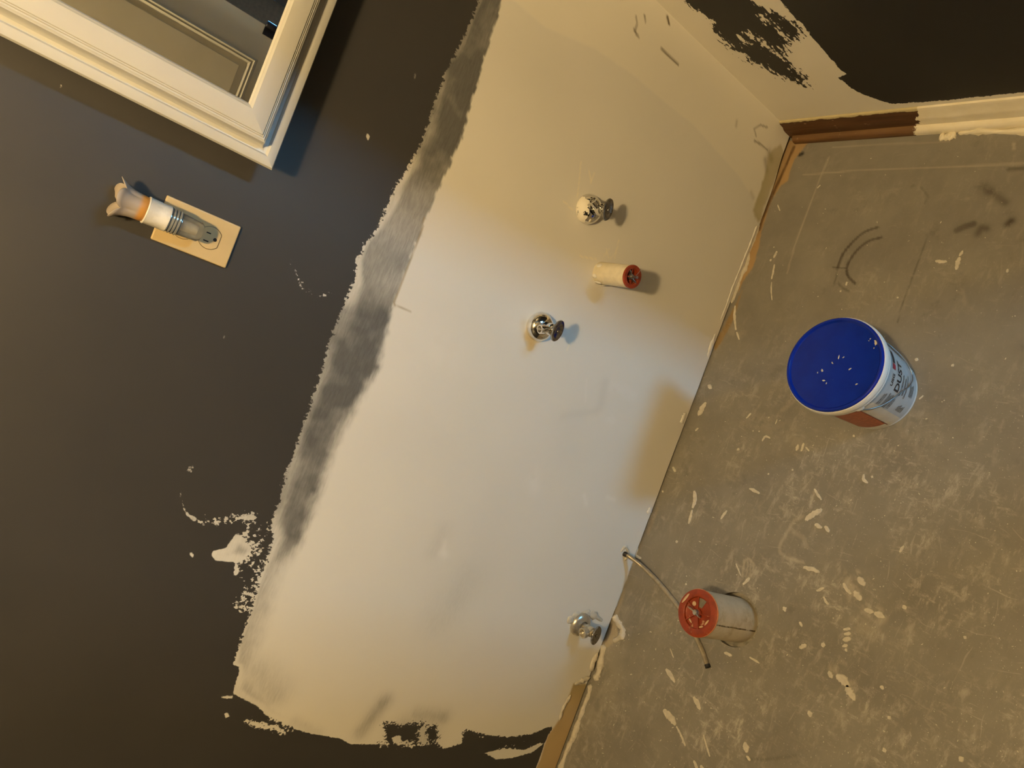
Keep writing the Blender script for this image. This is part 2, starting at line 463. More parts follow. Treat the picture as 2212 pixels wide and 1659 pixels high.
# pencil-like cracks in the compound
CR = (0.34, 0.27, 0.17)
line_mark([(921, 472), (912, 505), (895, 545), (885, 578), (872, 612), (860, 640), (855, 655)], .0022, CR, .8, .2, True)
line_mark([(853, 655), (858, 663), (870, 667), (892, 677)], .0022, CR, .7, .5, True)
LT = (0.86, 0.80, 0.66)
for l in [[(1258, 350), (1254, 400), (1250, 430)], [(1275, 370), (1280, 395)], [(1286, 376), (1278, 398)], [(1308, 555), (1318, 540)], [(1317, 558), (1313, 540)], [(1322, 560), (1334, 548)],
          [(1255, 555), (1290, 562)], [(1220, 437), (1240, 455)], [(1235, 735), (1228, 760)], [(1330, 560), (1340, 520)]]:
    line_mark(l, .0022, LT, .7, .3, True)
# bare strips along the bottom where a skirting came off
GRN = np.array((0.27, 0.23, 0.10)); TAN = np.array((0.50, 0.36, 0.17))
q = poly_sdf(P, P2A([(1668, 338), (1694, 322), (1700, 340), (1668, 420), (1640, 480), (1631, 456), (1648, 410), (1660, 375)]))
paint = blend(paint, 0.80 * sstep(-.006, .006, q + (n_a - .5) * .03) * (.6 + .6 * n_b), GRN * 1.3)
q = poly_sdf(P, P2A([(1243, 1477), (1266, 1480), (1290, 1490), (1260, 1700), (1130, 1730), (1158, 1670), (1187, 1590), (1210, 1556), (1228, 1512)]))
f = sstep(-1.42, -1.62, x)
col = GRN[None, :] * (1 - f[:, None]) + TAN[None, :] * f[:, None] * (0.75 + 0.5 * n_b[:, None])
m = 0.95 * sstep(-.003, .003, q + (n_a - .5) * .010)
paint = paint * (1 - m[:, None]) + col * m[:, None]
sd = np.where(q > -0.003, np.maximum(sd, q + 0.004), sd)

set_attr(me, 'paint', np.clip(paint, 0, 1), 'FLOAT_COLOR')
set_attr(me, 'sd', sd); set_attr(me, 'rag', rag); set_attr(me, 'streak', streak)
me.polygons.foreach_set('use_smooth', np.ones(len(me.polygons), bool))
wall_front = link(bpy.data.objects.new('wall_front', me)); tag(wall_front, 'dark grey wall with a big patch of cream primer and plumbing stubs', kind='structure')
m_wood = plain('rough_brown_wood', (0.16, 0.085, 0.032, 1), 0.7, var=0.35, scale=40)
b = MB().box((-2.58, 0.013, -0.05), (0.12, 0.10, 2.58)); b.build('sill_plate', m_wood, wall_front)

# ---- side wall (x = 0)
U2 = np.concatenate([[-1.40, -1.2, -1.0], np.arange(-0.86, 0.0, STEP), [0.0]])
V2 = np.concatenate([np.arange(0.0, 0.80, STEP), [1.0, 1.5, 2.58]])
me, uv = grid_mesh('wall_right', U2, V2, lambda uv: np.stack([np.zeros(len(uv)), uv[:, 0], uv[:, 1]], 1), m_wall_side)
P = uv; yy, zz = P[:, 0], P[:, 1]
main = poly_sdf(P, P2B([(1640, -60), (1668, -25), (1685, 0), (1705, 25), (1720, 42), (1735, 52), (1750, 75), (1770, 98), (1790, 122), (1815, 150), (1829, 160), (1811, 168), (1835, 187), (1860, 203),
                        (1882, 210), (1905, 218), (1925, 224), (1990, 221), (2060, 215), (2212, 199), (2330, 187)]) + [(-1.6, 0.085), (-1.6, 2.6), (-0.2, 2.6), (-0.17, 0.8)])
blot = poly_sdf(P, P2B([(1470, -40), (1482, 5), (1500, 20), (1535, 42), (1546, 72), (1572, 96), (1600, 116), (1640, 140), (1690, 166), (1738, 184), (1742, 168), (1706, 142), (1693, 118), (1700, 96),
                        (1732, 76), (1728, 56), (1692, 36), (1650, 18), (1616, 0), (1600, -40)]))
sd = np.maximum(main, blot)
rag = np.where(main > blot, 0.016, 0.06 + 0.07 * sstep(.50, .36, zz))
# light scratches through the blotch
for l in [[(1645, 35), (1664, 48)], [(1682, 62), (1700, 84)], [(1615, 72), (1640, 84), (1680, 118)], [(1600, 80), (1612, 95)]]:
    d, _, _ = seg_dist(P, P2B(l)); sd = np.minimum(sd, d - 0.0035)
paint = np.tile(np.array(WHITE[:3]), (len(P), 1)) * (0.94 + 0.12 * fbm(yy * 6, zz * 6, 3))[:, None]
paint = blend(paint, 0.25 * np.ones(len(P)), (0.80, 0.72, 0.54))
set_attr(me, 'paint', np.clip(paint, 0, 1), 'FLOAT_COLOR'); set_attr(me, 'sd', -sd); set_attr(me, 'rag', rag); set_attr(me, 'streak', np.zeros(len(P)))
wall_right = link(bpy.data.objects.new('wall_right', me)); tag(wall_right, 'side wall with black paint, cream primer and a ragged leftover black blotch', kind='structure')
MB().box((0.004, -1.40, -0.05), (0.12, 0.013, 2.58)).build('wall_core', m_dark, wall_right)

# ---- floor
HX, HY, HR = -1.1733, -0.3165, 0.0585
U3 = np.concatenate([[-2.58, -2.1, -1.95], np.arange(-1.83, 0.012, STEP), [0.5, 1.0, 2.55]])
V3 = np.concatenate([[-3.4, -2.5, -1.8, -1.4, -1.15], np.arange(-0.96, 0.018, STEP)])
def cut_hole(uv, faces):
    d = np.hypot(uv[:, 0] - HX, uv[:, 1] - HY)
    inside = d < HR
    keep = ~inside[faces].any(1)
    faces = faces[keep]
    cnt_all = np.zeros(len(uv), int); np.add.at(cnt_all, faces.ravel(), 1)
    rim = (~inside) & (d < HR + 2.2 * STEP) & (cnt_all < 4) & (cnt_all > 0)
    s = HR / d
    uv = uv.copy()
    uv[rim, 0] = HX + (uv[rim, 0] - HX) * s[rim]; uv[rim, 1] = HY + (uv[rim, 1] - HY) * s[rim]
    used = np.unique(faces); re = -np.ones(len(uv), int); re[used] = np.arange(len(used))
    return uv[used], re[faces]
def floor_material():
    t = NT('scuffed_grey_floor_paint')
    pos = t.pos()
    base = t.attr('paint', 'Color'); wear = t.attr('wear')
    c = t.mix(t.ramp(t.noise(9, 4, 0.6, pos), 0.3, 0.75), base, t.mix(1.0, base, (0.84, 0.84, 0.84, 1), 'MULTIPLY'))
    # chalky scuffs dragged in a few directions
    s1 = t.noise(20, 7, 0.74, pos, stretch=(1, 2.6, 1), rot=(0, 0, math.radians(38)))
    s2 = t.noise(24, 7, 0.76, pos, stretch=(2.4, 1, 1), rot=(0, 0, math.radians(-27)))
    s3 = t.noise(7, 4, 0.6, pos)
    sm = t.math('MAXIMUM', t.ramp(s1, 0.49, 0.67), t.ramp(s2, 0.51, 0.69))
    sm = t.math('MULTIPLY', sm, t.ramp(s3, 0.36, 0.64))
    c = t.mix(t.math('MULTIPLY', sm, t.math('MULTIPLY', wear, 0.9), clamp=True), c, (0.43, 0.395, 0.34, 1))
    # long thin scratches, all different
    wv = t.n('ShaderNodeTexNoise'); wv.inputs['Scale'].default_value = 5; t.t.links.new(pos, wv.inputs['Vector'])
    wp = t.n('ShaderNodeVectorMath', operation='MULTIPLY_ADD'); t.t.links.new(wv.outputs[1], wp.inputs[0]); wp.inputs[1].default_value = (.12, .12, 0); t.t.links.new(pos, wp.inputs[2])
    s4 = t.noise(26, 3, 0.5, wp.outputs[0], stretch=(9, 0.5, 1), rot=(0, 0, math.radians(33)))
    s5 = t.noise(22, 3, 0.5, wp.outputs[0], stretch=(0.45, 9, 1), rot=(0, 0, math.radians(20)))
    sc = t.math('MAXIMUM', t.ramp(s4, 0.66, 0.71), t.ramp(s5, 0.67, 0.72))
    c = t.mix(t.math('MULTIPLY', sc, t.math('MULTIPLY', wear, 0.30)), c, (0.48, 0.44, 0.38, 1))
    # plaster dust specks
    sp = t.ramp(t.noise(260, 2, 0.5, pos), 0.67, 0.72)
    c = t.mix(t.math('MULTIPLY', sp, t.math('MULTIPLY', wear, 0.55)), c, (0.62, 0.58, 0.50, 1))
    dk = t.ramp(t.noise(13, 5, 0.7, pos), 0.58, 0.74)
    c = t.mix(t.math('MULTIPLY', dk, 0.35), c, (0.08, 0.07, 0.055, 1))
    t.p(Base_Color=c, Roughness=t.ramp(t.noise(18, 4, 0.6, pos), 0.3, 0.7, 0.48, 0.66))
    t.b.inputs['Specular IOR Level'].default_value = 0.4
    t.bump(t.noise(160, 4, 0.6, pos), 0.10, 0.0006)
    return t.m
m_floor = floor_material()
me, uv = grid_mesh('floor', U3, V3, lambda uv: np.stack([uv[:, 0], uv[:, 1], np.zeros(len(uv))], 1), m_floor, cut_hole)
P = uv; x, y = P[:, 0], P[:, 1]
n_a = fbm(x * 30, y * 30, 4); n_b = fbm(x * 10 + 7, y * 10, 4); n_f = fbm(x * 85, y * 85, 3)
GREY = np.array((0.222, 0.207, 0.180))
paint = np.tile(GREY, (len(P), 1)) * (0.92 + 0.16 * n_b)[:, None]
def fmark(px, wd, col, s_, r=0.3, sharp=True):
    global paint
    d, _, _ = seg_dist(P, P2F(px))
    m = sstep(wd, wd * 0.4, d) if sharp else np.exp(-(d / wd) ** 2)
    if wd >= .0095 and col[0] > .2: m = m * sstep(.42, .56, n_f) * 1.25
    paint = blend(paint, np.clip(s_ * m * (1 - r + 2 * r * n_a), 0, 1), col)
DK = (0.045, 0.036, 0.022)
fmark(catmull([(1896, 491), (1866, 502), (1840, 525), (1820, 550), (1809, 578)], 4), .0042, DK, .8)
fmark(catmull([(1904, 513), (1876, 521), (1852, 540), (1836, 562), (1829, 582), (1833, 598), (1847, 612)], 4), .0042, DK, .8)
fmark([(1800, 578), (1828, 580)], .0035, DK, .6); fmark([(1809, 578), (1806, 600), (1802, 611)], .003, DK, .4); fmark(catmull([(1812, 612), (1820, 622), (1833, 629)], 4), .0036, DK, .5)
fmark([(2125, 402), (2132, 412)], .010, DK, .5, .5, False); fmark([(2140, 415), (2160, 428), (2172, 438)], .008, DK, .55, .5, False)
fmark([(2068, 497), (2085, 489), (2102, 484)], .010, DK, .55, .4); fmark([(2112, 505), (2120, 492), (2130, 494)], .008, DK, .6, .4, False); fmark([(2178, 484), (2184, 478)], .008, DK, .85, .3, False)
fmark([(1970, 402), (1973, 401)], .005, DK, .3); fmark([(1990, 405), (2005, 425), (1998, 440)], .003, DK, .3)
fmark([(1728, 334), (1733, 332)], .008, (0.01, 0.01, 0.01), .95, .1); fmark([(2010, 500), (1985, 560), (1960, 625), (1938, 695)], .002, DK, .5, .5)
fmark([(1611, 1640), (1660, 1640), (1720, 1632)], .003, DK, .35, .4); fmark([(1670, 810), (1676, 800), (1690, 795)], .010, DK, .22, .3, False)
fmark([(2180, 366), (2212, 364)], .006, DK, .5, .5); fmark([(1740, 1380), (1900, 1500)], .03, DK, .08, .5, False); fmark([(2000, 1300), (2060, 1380)], .05, DK, .12, .5, False)
LTF = (0.45, 0.40, 0.32)
for l, wd, s_ in [([(1790, 340), (1750, 440), (1720, 520), (1700, 590)], .0030, .45), ([(1735, 378), (1850, 368), (2010, 362), (2212, 353)], .003, .40), ([(1800, 318), (1950, 310), (2050, 306)], .003, .3),
                  ([(1735, 1215), (1700, 1205), (1685, 1195), (1683, 1180), (1700, 1150), (1715, 1125), (1735, 1115)], .0048, .55), ([(1715, 1150), (1735, 1160), (1742, 1180)], .007, .35),
                  ([(1608, 1212), (1603, 1245)], .004, .6), ([(1612, 1210), (1618, 1207), (1628, 1218), (1627, 1238), (1612, 1254)], .004, .6), ([(1616, 1215), (1612, 1245)], .003, .5), ([(1622, 1215), (1620, 1243)], .003, .5),
                  ([(1682, 900), (1700, 875), (1720, 860)], .010, .22), ([(1545, 760), (1560, 700), (1600, 720)], .02, .15), ([(2190, 310), (2190, 322)], .004, .5), ([(1945, 800), (1960, 900), (2000, 960)], .05, .10),
                  ([(1830, 1250), (1850, 1300), (1900, 1330)], .020, .45), ([(1850, 1240), (1870, 1260)], .012, .45), ([(1800, 1445), (1820, 1460), (1835, 1470)], .014, .45), ([(1820, 1435), (1812, 1450)], .012, .4),
                  ([(1610, 905), (1700, 930), (1720, 950)], .03, .12), ([(1850, 1345), (1880, 1370)], .02, .2), ([(2075, 630), (2080, 655)], .010, .15)]:
    fmark(l, wd, LTF, s_, .5)
# bare brown/tan margin along the front wall where old flooring stopped
TANF = (0.42, 0.27, 0.12)
def fpoly(px, col, s_, rg=.008):
    global paint
    q = poly_sdf(P, P2F(px)); paint = blend(paint, s_ * sstep(-.0015, .0015, q + (n_a - .5) * rg), col)
fpoly([(1700, 300), (1745, 308), (1735, 322), (1716, 345), (1706, 372), (1702, 390), (1686, 402), (1664, 440), (1650, 480), (1640, 530), (1628, 575), (1612, 598), (1590, 640), (1600, 570), (1630, 480), (1670, 385)], TANF, .9)
fpoly([(1590, 655), (1596, 640), (1604, 625), (1585, 690), (1560, 735), (1545, 760), (1540, 745)], (0.30, 0.19, 0.065), .8)
d, _, _ = seg_dist(P, P2F([(1715, 318), (1690, 375), (1660, 440), (1640, 495)])); paint = blend(paint, .85 * sstep(.006, .002, d + (n_a - .5) * .006), (0.10, 0.05, 0.015))
fpoly([(1300, 1400), (1330, 1330), (1345, 1340), (1330, 1380), (1310, 1400)], (0.46, 0.38, 0.25), .7, .02)
fpoly([(1395, 1150), (1420, 1095), (1424, 1100), (1400, 1160)], (0.3, 0.25, 0.18), .5)
d, _, _ = seg_dist(P, P2F([(1375, 1180), (1345, 1260), (1325, 1330), (1290, 1420)])); paint = blend(paint, .45 * sstep(.02, .004, d + (n_a - .5) * .02), (0.46, 0.38, 0.26))
d, _, _ = seg_dist(P, P2F([(1330, 1335), (1320, 1440), (1290, 1520)])); paint = blend(paint, .22 * np.exp(-(d / .05) ** 2) * sstep(.4, .6, n_a), (0.46, 0.42, 0.34))
wear = 0.30 + 0.70 * sstep(-0.45, -0.75, x) ; wear = wear * (0.55 + 0.9 * n_b); wear *= (1 - .35 * sstep(-.40, -.15, y))
set_attr(me, 'paint', np.clip(paint, 0, 1), 'FLOAT_COLOR'); set_attr(me, 'wear', wear)
floor = link(bpy.data.objects.new('floor', me)); tag(floor, 'scuffed grey painted subfloor spattered with joint compound', kind='structure')
# rim of the hole around the drain pipe and the dark below
b = MB(); n = 64
vs_ = [(HX + HR * math.cos(2 * math.pi * k / n), HY + HR * math.sin(2 * math.pi * k / n), zz_) for zz_ in (0.0, -0.014) for k in range(n)]
b.add(vs_, [(k, (k + 1) % n, n + (k + 1) % n, n + k) for k in range(n)] + [tuple(range(n, 2 * n))])
b.build('drain_hole', plain('hole_edge', (0.22, 0.20, 0.16, 1), 0.8, var=.3, scale=80), floor)

# ---- remaining room shell
def struct(name, a, b, mat, label=None):
    o = MB().box(a, b).build(name, mat); tag(o, label, kind='structure'); return o
struct('wall_left', (-2.52, -1.6, -0.05), (-2.40, 0.1, 2.58), m_dark)
struct('ceiling', (-2.52, -3.5, 2.58), (2.6, 0.12, 2.68), m_white_room)
wb = struct('wall_back', (-2.58, -1.60, -0.05), (-0.83, -1.50, 2.58), m_dark)
MB().box((-0.83, -1.60, 2.03), (0.02, -1.50, 2.58)).build('door_header', m_dark, wb)
struct('wall_hall_left', (-1.0, -3.4, -0.05), (-0.9, -1.60, 2.58), m_dark)
struct('wall_hall_far', (-1.0, -3.5, -0.05), (2.6, -3.4, 2.58), plain('hall_wall_blue_cancel', (.32, .12, .055, 1), .7))  # tan picked to cancel the blue light, so the mirror shows grey
struct('wall_hall_right', (2.5, -3.5, -0.05), (2.6, -1.3, 2.58), m_dark)
struct('wall_hall_near', (0.12, -1.40, -0.05), (2.55, -1.30, 2.58), m_dark)
struct('floor_hall', (-0.95, -3.45, 0.0005), (2.55, -1.62, 0.008), plain('brown_bounce_absorber', (.14, .055, .028, 1), .9))  # dark slab added over the hall floor to soak up blue bounce
# added hall window standing in for the unseen cool light source
t = NT('stand_in_glow_pane'); t.p(Base_Color=(0.1, 0.1, 0.1, 1)); t.b.inputs['Emission Color'].default_value = HALL_RGB + (1,); t.b.inputs['Emission Strength'].default_value = HALL_STRENGTH
wx0, wx1, wz0, wz1 = 0.78, 1.92, 0.25, 0.95
w1 = bpy.data.objects.new('stand_in_window_1', None); w1.location = (1.2, -3.39, 1.0); link(w1); tag(w1, 'added low hall window standing in for the unseen cool source', kind='structure')
MB().box((wx0 - 1.2, -0.006, wz0 - 1), (wx1 - 1.2, 0.0, wz1 - 1)).build('pane', t.m, w1)
fr = MB()
for a, b_ in [((wx0 - .06, wz0 - .06), (wx0, wz1 + .06)), ((wx1, wz0 - .06), (wx1 + .06, wz1 + .06)), ((wx0, wz0 - .06), (wx1, wz0)), ((wx0, wz1), (wx1, wz1 + .06))]:
    fr.box((a[0] - 1.2, -0.01, a[1] - 1), (b_[0] - 1.2, 0.03, b_[1] - 1))
fr.build('window_frame', m_trim, w1)
# panelled door behind the camera, standing ajar (seen in the cabinet mirror)
m_door = plain('cream_door_paint', (0.80, 0.75, 0.64, 1), 0.4, var=0.03, scale=6)
d1 = bpy.data.objects.new('door_1', None); d1.location = (-0.047, -1.50, 0.01); link(d1); tag(d1, 'cream panelled door with a dark hinge, seen in the mirror', kind='structure')
MB().box((-0.75, -0.040, 0), (0, -0.004, 2.01)).build('leaf', m_door, d1)
def panel(x0, x1, z0, z1):
    mo = MB()
    prof = [(0.0, 0.0), (0.003, 0.010), (0.010, 0.012), (0.016, 0.006), (0.020, 0.009), (0.026, 0.003), (0.028, -0.002)]
    pts = []
    for (t_, h) in prof:
        pts.append([(x0 + t_, h, z0 + t_), (x1 - t_, h, z0 + t_), (x1 - t_, h, z1 - t_), (x0 + t_, h, z1 - t_)])
    vs_ = [p for r in pts for p in r]
    fs = [(i * 4 + k, i * 4 + (k + 1) % 4, (i + 1) * 4 + (k + 1) % 4, (i + 1) * 4 + k) for i in range(len(prof) - 1) for k in range(4)]
    mo.add(vs_, fs, Matrix.Translation((0, -0.004, 0))); mo.build('panel_moulding', m_trim, d1)
    MB().box((x0 + .045, -0.004, z0 + .045), (x1 - .045, 0.002, z1 - .045)).build('panel', m_door, d1, bevel=0.004)
panel(-0.65, -0.112, 0.975, 1.88); panel(-0.65, -0.112, 0.18, 0.80)
k = MB()
for z0_, z1_ in ((0.925, 0.957), (0.960, 0.992)):
    k.lathe([(0.009, z0_), (0.0105, z0_ + .002), (0.0105, z1_ - .002), (0.009, z1_)], 20, Matrix.Translation((0.004, 0.004, 0)))
k.box((-0.030, -0.004, 0.925), (0.0, -0.001, 0.992))
k.build('hinge', plain('dark_bronze', (0.03, 0.03, 0.045, 1), 0.4, 0.6), d1, smooth=40)

# ceiling lamp (the warm light of the room)
lamp = empty('ceiling_lamp', (LAMP_POS[0], LAMP_POS[1], 2.58), 'round ceiling lamp with frosted glass dome, above and behind the viewer', 'lamp')
dz = LAMP_POS[2] - 2.58
MB().lathe([(0.0, 0), (0.11, 0), (0.115, -0.02), (0.10, -0.035), (0, -0.035)], 40).build('base', m_trim, lamp, smooth=35)
t = NT('lamp_glow'); t.p(Base_Color=(0.8, 0.75, 0.65, 1)); t.b.inputs['Emission Color'].default_value = LAMP_RGB + (1,); t.b.inputs['Emission Strength'].default_value = LAMP_STRENGTH
pr = [(0.055 * math.cos(a), dz + 0.02 + 0.055 * math.sin(a) ) for a in np.linspace(-math.pi / 2, 0.9, 14)]
pr[0] = (0.0, pr[0][1])
MB().lathe(pr + [(0.03, -0.034)], 32).build('glass_dome', t.m, lamp, smooth=60)

# ------------------------------------------------------------------ baseboard on the side wall
t = NT('stained_wood_and_white_paint')
pos = t.pos(); sx = t.n('ShaderNodeSeparateXYZ'); t.t.links.new(pos, sx.inputs[0])
edge = t.math('ADD', t.math('ADD', sx.outputs[1], t.math('MULTIPLY', sx.outputs[2], 0.35)), t.math('MULTIPLY', t.math('SUBTRACT', t.noise(70, 4, .6, pos), 0.5), 0.035))
fac = t.ramp(edge, -0.322, -0.319)
br = t.mix(t.ramp(t.noise(30, 5, .6, pos, stretch=(1, .15, 3)), .3, .7), (0.048, 0.018, 0.005, 1), (0.10, 0.044, 0.014, 1))
br = t.mix(t.ramp(t.noise(60, 5, .7, pos), .64, .72), br, (0.35, 0.24, 0.13, 1))
topline = t.ramp(t.math('ADD', sx.outputs[2], t.math('MULTIPLY', t.math('SUBTRACT', t.noise(40, 3, .5, pos), .5), .012)), 0.069, 0.071)
br = t.mix(topline, br, (0.52, 0.45, 0.26, 1))
wh = t.mix(t.ramp(t.noise(25, 4, .6, pos), .3, .7), (0.80, 0.73, 0.56, 1), (0.86, 0.80, 0.65, 1))
c = t.mix(fac, wh, br)
t.p(Base_Color=c, Roughness=t.ramp(fac, 0, 1, .35, .5)); t.bump(fac, .6, .002)
bb = MB()
prof = [(-0.0005, 0.0), (-0.013, 0.0), (-0.013, 0.040), (-0.0115, 0.048), (-0.008, 0.054), (-0.0075, 0.068), (-0.005, 0.074), (-0.0005, 0.075)]
def extr(prof, y0, y1, nseg=60, wob=0.0):
    vs_ = []; fs = []; m_ = len(prof)
    for i in range(nseg + 1):
        y_ = y0 + (y1 - y0) * i / nseg
        for (px_, pz_) in prof:
            vs_.append((px_ + wob * (math.sin(y_ * 60) + math.sin(y_ * 137)) * .5, y_, pz_))
    for i in range(nseg):
        for k_ in range(m_):
            fs.append((i * m_ + k_, i * m_ + (k_ + 1) % m_, (i + 1) * m_ + (k_ + 1) % m_, (i + 1) * m_ + k_))
    fs.append(tuple(range(m_))); fs.append(tuple(reversed(range(nseg * m_, (nseg + 1) * m_))))
    return vs_, fs
bb.add(*extr(prof, -0.001, -1.40))
baseboard = bb.build('baseboard_right', t.m, smooth=30); tag(baseboard, 'dark stained baseboard partly overpainted in thick cream paint', kind='structure')
sh = MB(); sh.add(*extr([(-0.0131, 0.0005), (-0.026, 0.0005), (-0.0262, 0.010), (-0.024, 0.016), (-0.0195, 0.0195), (-0.0131, 0.021)], -0.012, -1.40))
m_shoe = t.m.copy(); m_shoe.name = 'worn_shoe_moulding'
for nd in m_shoe.node_tree.nodes:
    if nd.bl_idname == 'ShaderNodeMix':
        for i_ in (6, 7):
            v_ = nd.inputs[i_].default_value
            if v_[0] < .13 and v_[0] > .03: nd.inputs[i_].default_value = (v_[0] * 1.7, v_[1] * 2.0, v_[2] * 2.2, 1)
sh.build('shoe_moulding', m_shoe, baseboard, smooth=40)
# thick paint runs at its foot
m_cream = plain('thick_cream_paint', (0.82, 0.75, 0.58, 1), 0.35, var=.04, scale=20)
def blob_strip(name, pts, rw, rh, mat, parent, seed=1, n=10, sub=6):
    """lumpy flattened ridge following points on a surface (z up)"""
    rnd = random.Random(seed)
    C_ = catmull(pts, sub); mb = MB(); vs_ = []; fs = []
    wn = [0.55 + 0.9 * rnd.random() for _ in C_]
    wn = [(wn[max(i - 1, 0)] + wn[i] + wn[min(i + 1, len(wn) - 1)]) / 3 for i in range(len(wn))]
    for i, p in enumerate(C_):
        tt = Vector(C_[min(i + 1, len(C_) - 1)]) - Vector(C_[max(i - 1, 0)]); tt.normalize()
        sd_ = tt.cross(Vector((0, 0, 1))).normalized()
        e = 0.25 if i in (0, len(C_) - 1) else 1.0
        for k_ in range(n):
            a = math.pi * k_ / (n - 1)
            q_ = Vector(p) + sd_ * math.cos(a) * rw * wn[i] * e * (0.8 + .4 * rnd.random()) + Vector((0, 0, 1)) * math.sin(a) * rh * wn[i] * e * (0.75 + .5 * rnd.random())
            vs_.append(q_)
    for i in range(len(C_) - 1):
        for k_ in range(n - 1):
            fs.append((i * n + k_, i * n + k_ + 1, (i + 1) * n + k_ + 1, (i + 1) * n + k_))
    mb.add(vs_, fs)
    return mb.build(name, mat, parent, smooth=75)
def f3(px, z=0.0): return [tuple(PF(u, v, z)) for u, v in px]
blob_strip('paint_run', f3([(2030, 297), (2042, 297), (2054, 294), (2066, 290)]), .009, .007, m_cream, baseboard, 3)
blob_strip('paint_run', f3([(2070, 288), (2110, 285), (2160, 285), (2240, 284)]), .006, .008, m_cream, baseboard, 4)

# ------------------------------------------------------------------ compound ridges along the wall/floor joint
for i, (px, rw, rh) in enumerate([
        ([(1378, 1183), (1365, 1215), (1350, 1255), (1335, 1295), (1322, 1325)], .004, .005),
        ([(1326, 1330), (1335, 1345), (1345, 1360), (1342, 1375), (1325, 1385)], .008, .006),
        ([(1304, 1392), (1300, 1420), (1294, 1450), (1285, 1470)], .009, .007),
        ([(1276, 1478), (1272, 1500), (1262, 1525), (1250, 1560), (1240, 1590), (1228, 1615), (1215, 1650), (1205, 1690)], .006, .006),
        ([(1645, 452), (1640, 480), (1634, 505), (1622, 535), (1610, 560)], .0035, .006),
        ([(1618, 545), (1612, 575), (1600, 600), (1590, 630), (1580, 655)], .005, .005)]):
    blob_strip('compound_ridge', f3(px), rw, rh, m_compound, floor, 10 + i)
# torn lip of compound on the board edge (on the wall)
def wall_ridge(px, rw, rh, mat, seed):
    rnd = random.Random(seed); C_ = catmull([tuple(PA(u, v)) for u, v in px], 5); mb = MB(); vs_ = []; fs = []; n = 7
    for i, p in enumerate(C_):
        tt = (Vector(C_[min(i + 1, len(C_) - 1)]) - Vector(C_[max(i - 1, 0)])).normalized()
        sd_ = tt.cross(Vector((0, -1, 0))).normalized(); wn = (.5 + rnd.random()) * (.3 if i in (0, len(C_) - 1) else 1)
        for k_ in range(n):
            a = math.pi * k_ / (n - 1)
            vs_.append(Vector(p) + sd_ * math.cos(a) * rw * wn + Vector((0, -1, 0)) * (math.sin(a) * rh * wn * (.7 + .6 * rnd.random()) + .0012))
    for i in range(len(C_) - 1):
        for k_ in range(n - 1):
            fs.append((i * n + k_, i * n + k_ + 1, (i + 1) * n + k_ + 1, (i + 1) * n + k_))
    mb.add(vs_, fs); return mb.build('compound_ridge', mat, wall_front, smooth=75)
m_lip = plain('primer_lip', WHITE, 0.6, var=.05, scale=60)
for i, (px, rw, rh) in enumerate([
        ([(1634, 488), (1622, 520), (1610, 550), (1596, 585), (1580, 625), (1568, 660), (1556, 690)], .0028, .0022),
        ([(1545, 720), (1536, 745), (1528, 770)], .006, .003), ([(1480, 890), (1474, 905), (1470, 915)], .006, .003),
        ([(1404, 1095), (1400, 1110)], .006, .003), ([(1340, 1192), (1350, 1180), (1356, 1195), (1348, 1210)], .004, .004),
        ([(1232, 1500), (1215, 1530), (1208, 1555)], .0035, .003), ([(1240, 1478), (1256, 1470), (1275, 1462)], .006, .005),
        ([(1225, 1345), (1240, 1330), (1262, 1325), (1280, 1328), (1300, 1340)], .008, .004), ([(1290, 1410), (1280, 1430), (1276, 1450)], .006, .005)]):
    wall_ridge(px, rw, rh, m_lip if i < 4 else m_compound, 30 + i)

# ------------------------------------------------------------------ dried splats on the floor
rnd = random.Random(5)
def splat(pts, wpx, rnd, mb=None, name='compound_splat'):
    """a thin raised dab of dried compound following points on the floor"""
    P_ = [PF(u, v) for u, v in pts]
    if len(P_) == 1:
        a = rnd.uniform(0, 3.1); d_ = np.array([math.cos(a), math.sin(a), 0]) * 0.22 * wpx * .001
        P_ = [P_[0] - d_, P_[0] + d_]
    w_ = wpx * 0.00046
    C_ = [Vector(p) for p in (catmull(P_, 4) if len(pts) > 1 else catmull(P_, 2))]
    own = mb is None
    if own: mb = MB()
    m_ = len(C_); L = []; Rr = []
    def wd(i): return w_ * (0.55 + 0.45 * math.sin(math.pi * (i + .5) / m_)) * (.72 + .56 * rnd.random())
    for i, p in enumerate(C_):
        tt = C_[min(i + 1, m_ - 1)] - C_[max(i - 1, 0)]; tt.z = 0; tt.normalize(); s_ = Vector((-tt.y, tt.x, 0))
        L.append((p + s_ * wd(i), p)); Rr.append((p - s_ * wd(i), p))
    def cap(p, d_):
        d_.z = 0; d_.normalize(); s_ = Vector((-d_.y, d_.x, 0)); r_ = w_ * .55
        return [(p + (s_ * math.cos(a) + d_ * math.sin(a)) * r_ * (.8 + .5 * rnd.random()), p) for a in (.75, 1.57, 2.4)]
    ring = L + cap(C_[-1], C_[-1] - C_[-2]) + Rr[::-1] + [q for q in cap(C_[0], C_[0] - C_[1])]
    h_ = .0005 + min(.0014, w_ * .2); n_ = len(ring)
    vs_ = [(q.x, q.y, 0.0001) for q, c_ in ring] + [(q.x * .8 + c_.x * .2, q.y * .8 + c_.y * .2, h_) for q, c_ in ring]
    fs = [(i, (i + 1) % n_, n_ + (i + 1) % n_, n_ + i) for i in range(n_)] + [tuple(range(n_, 2 * n_))]
    mb.add(vs_, fs)
    if own: return mb.build(name, m_compound, floor)
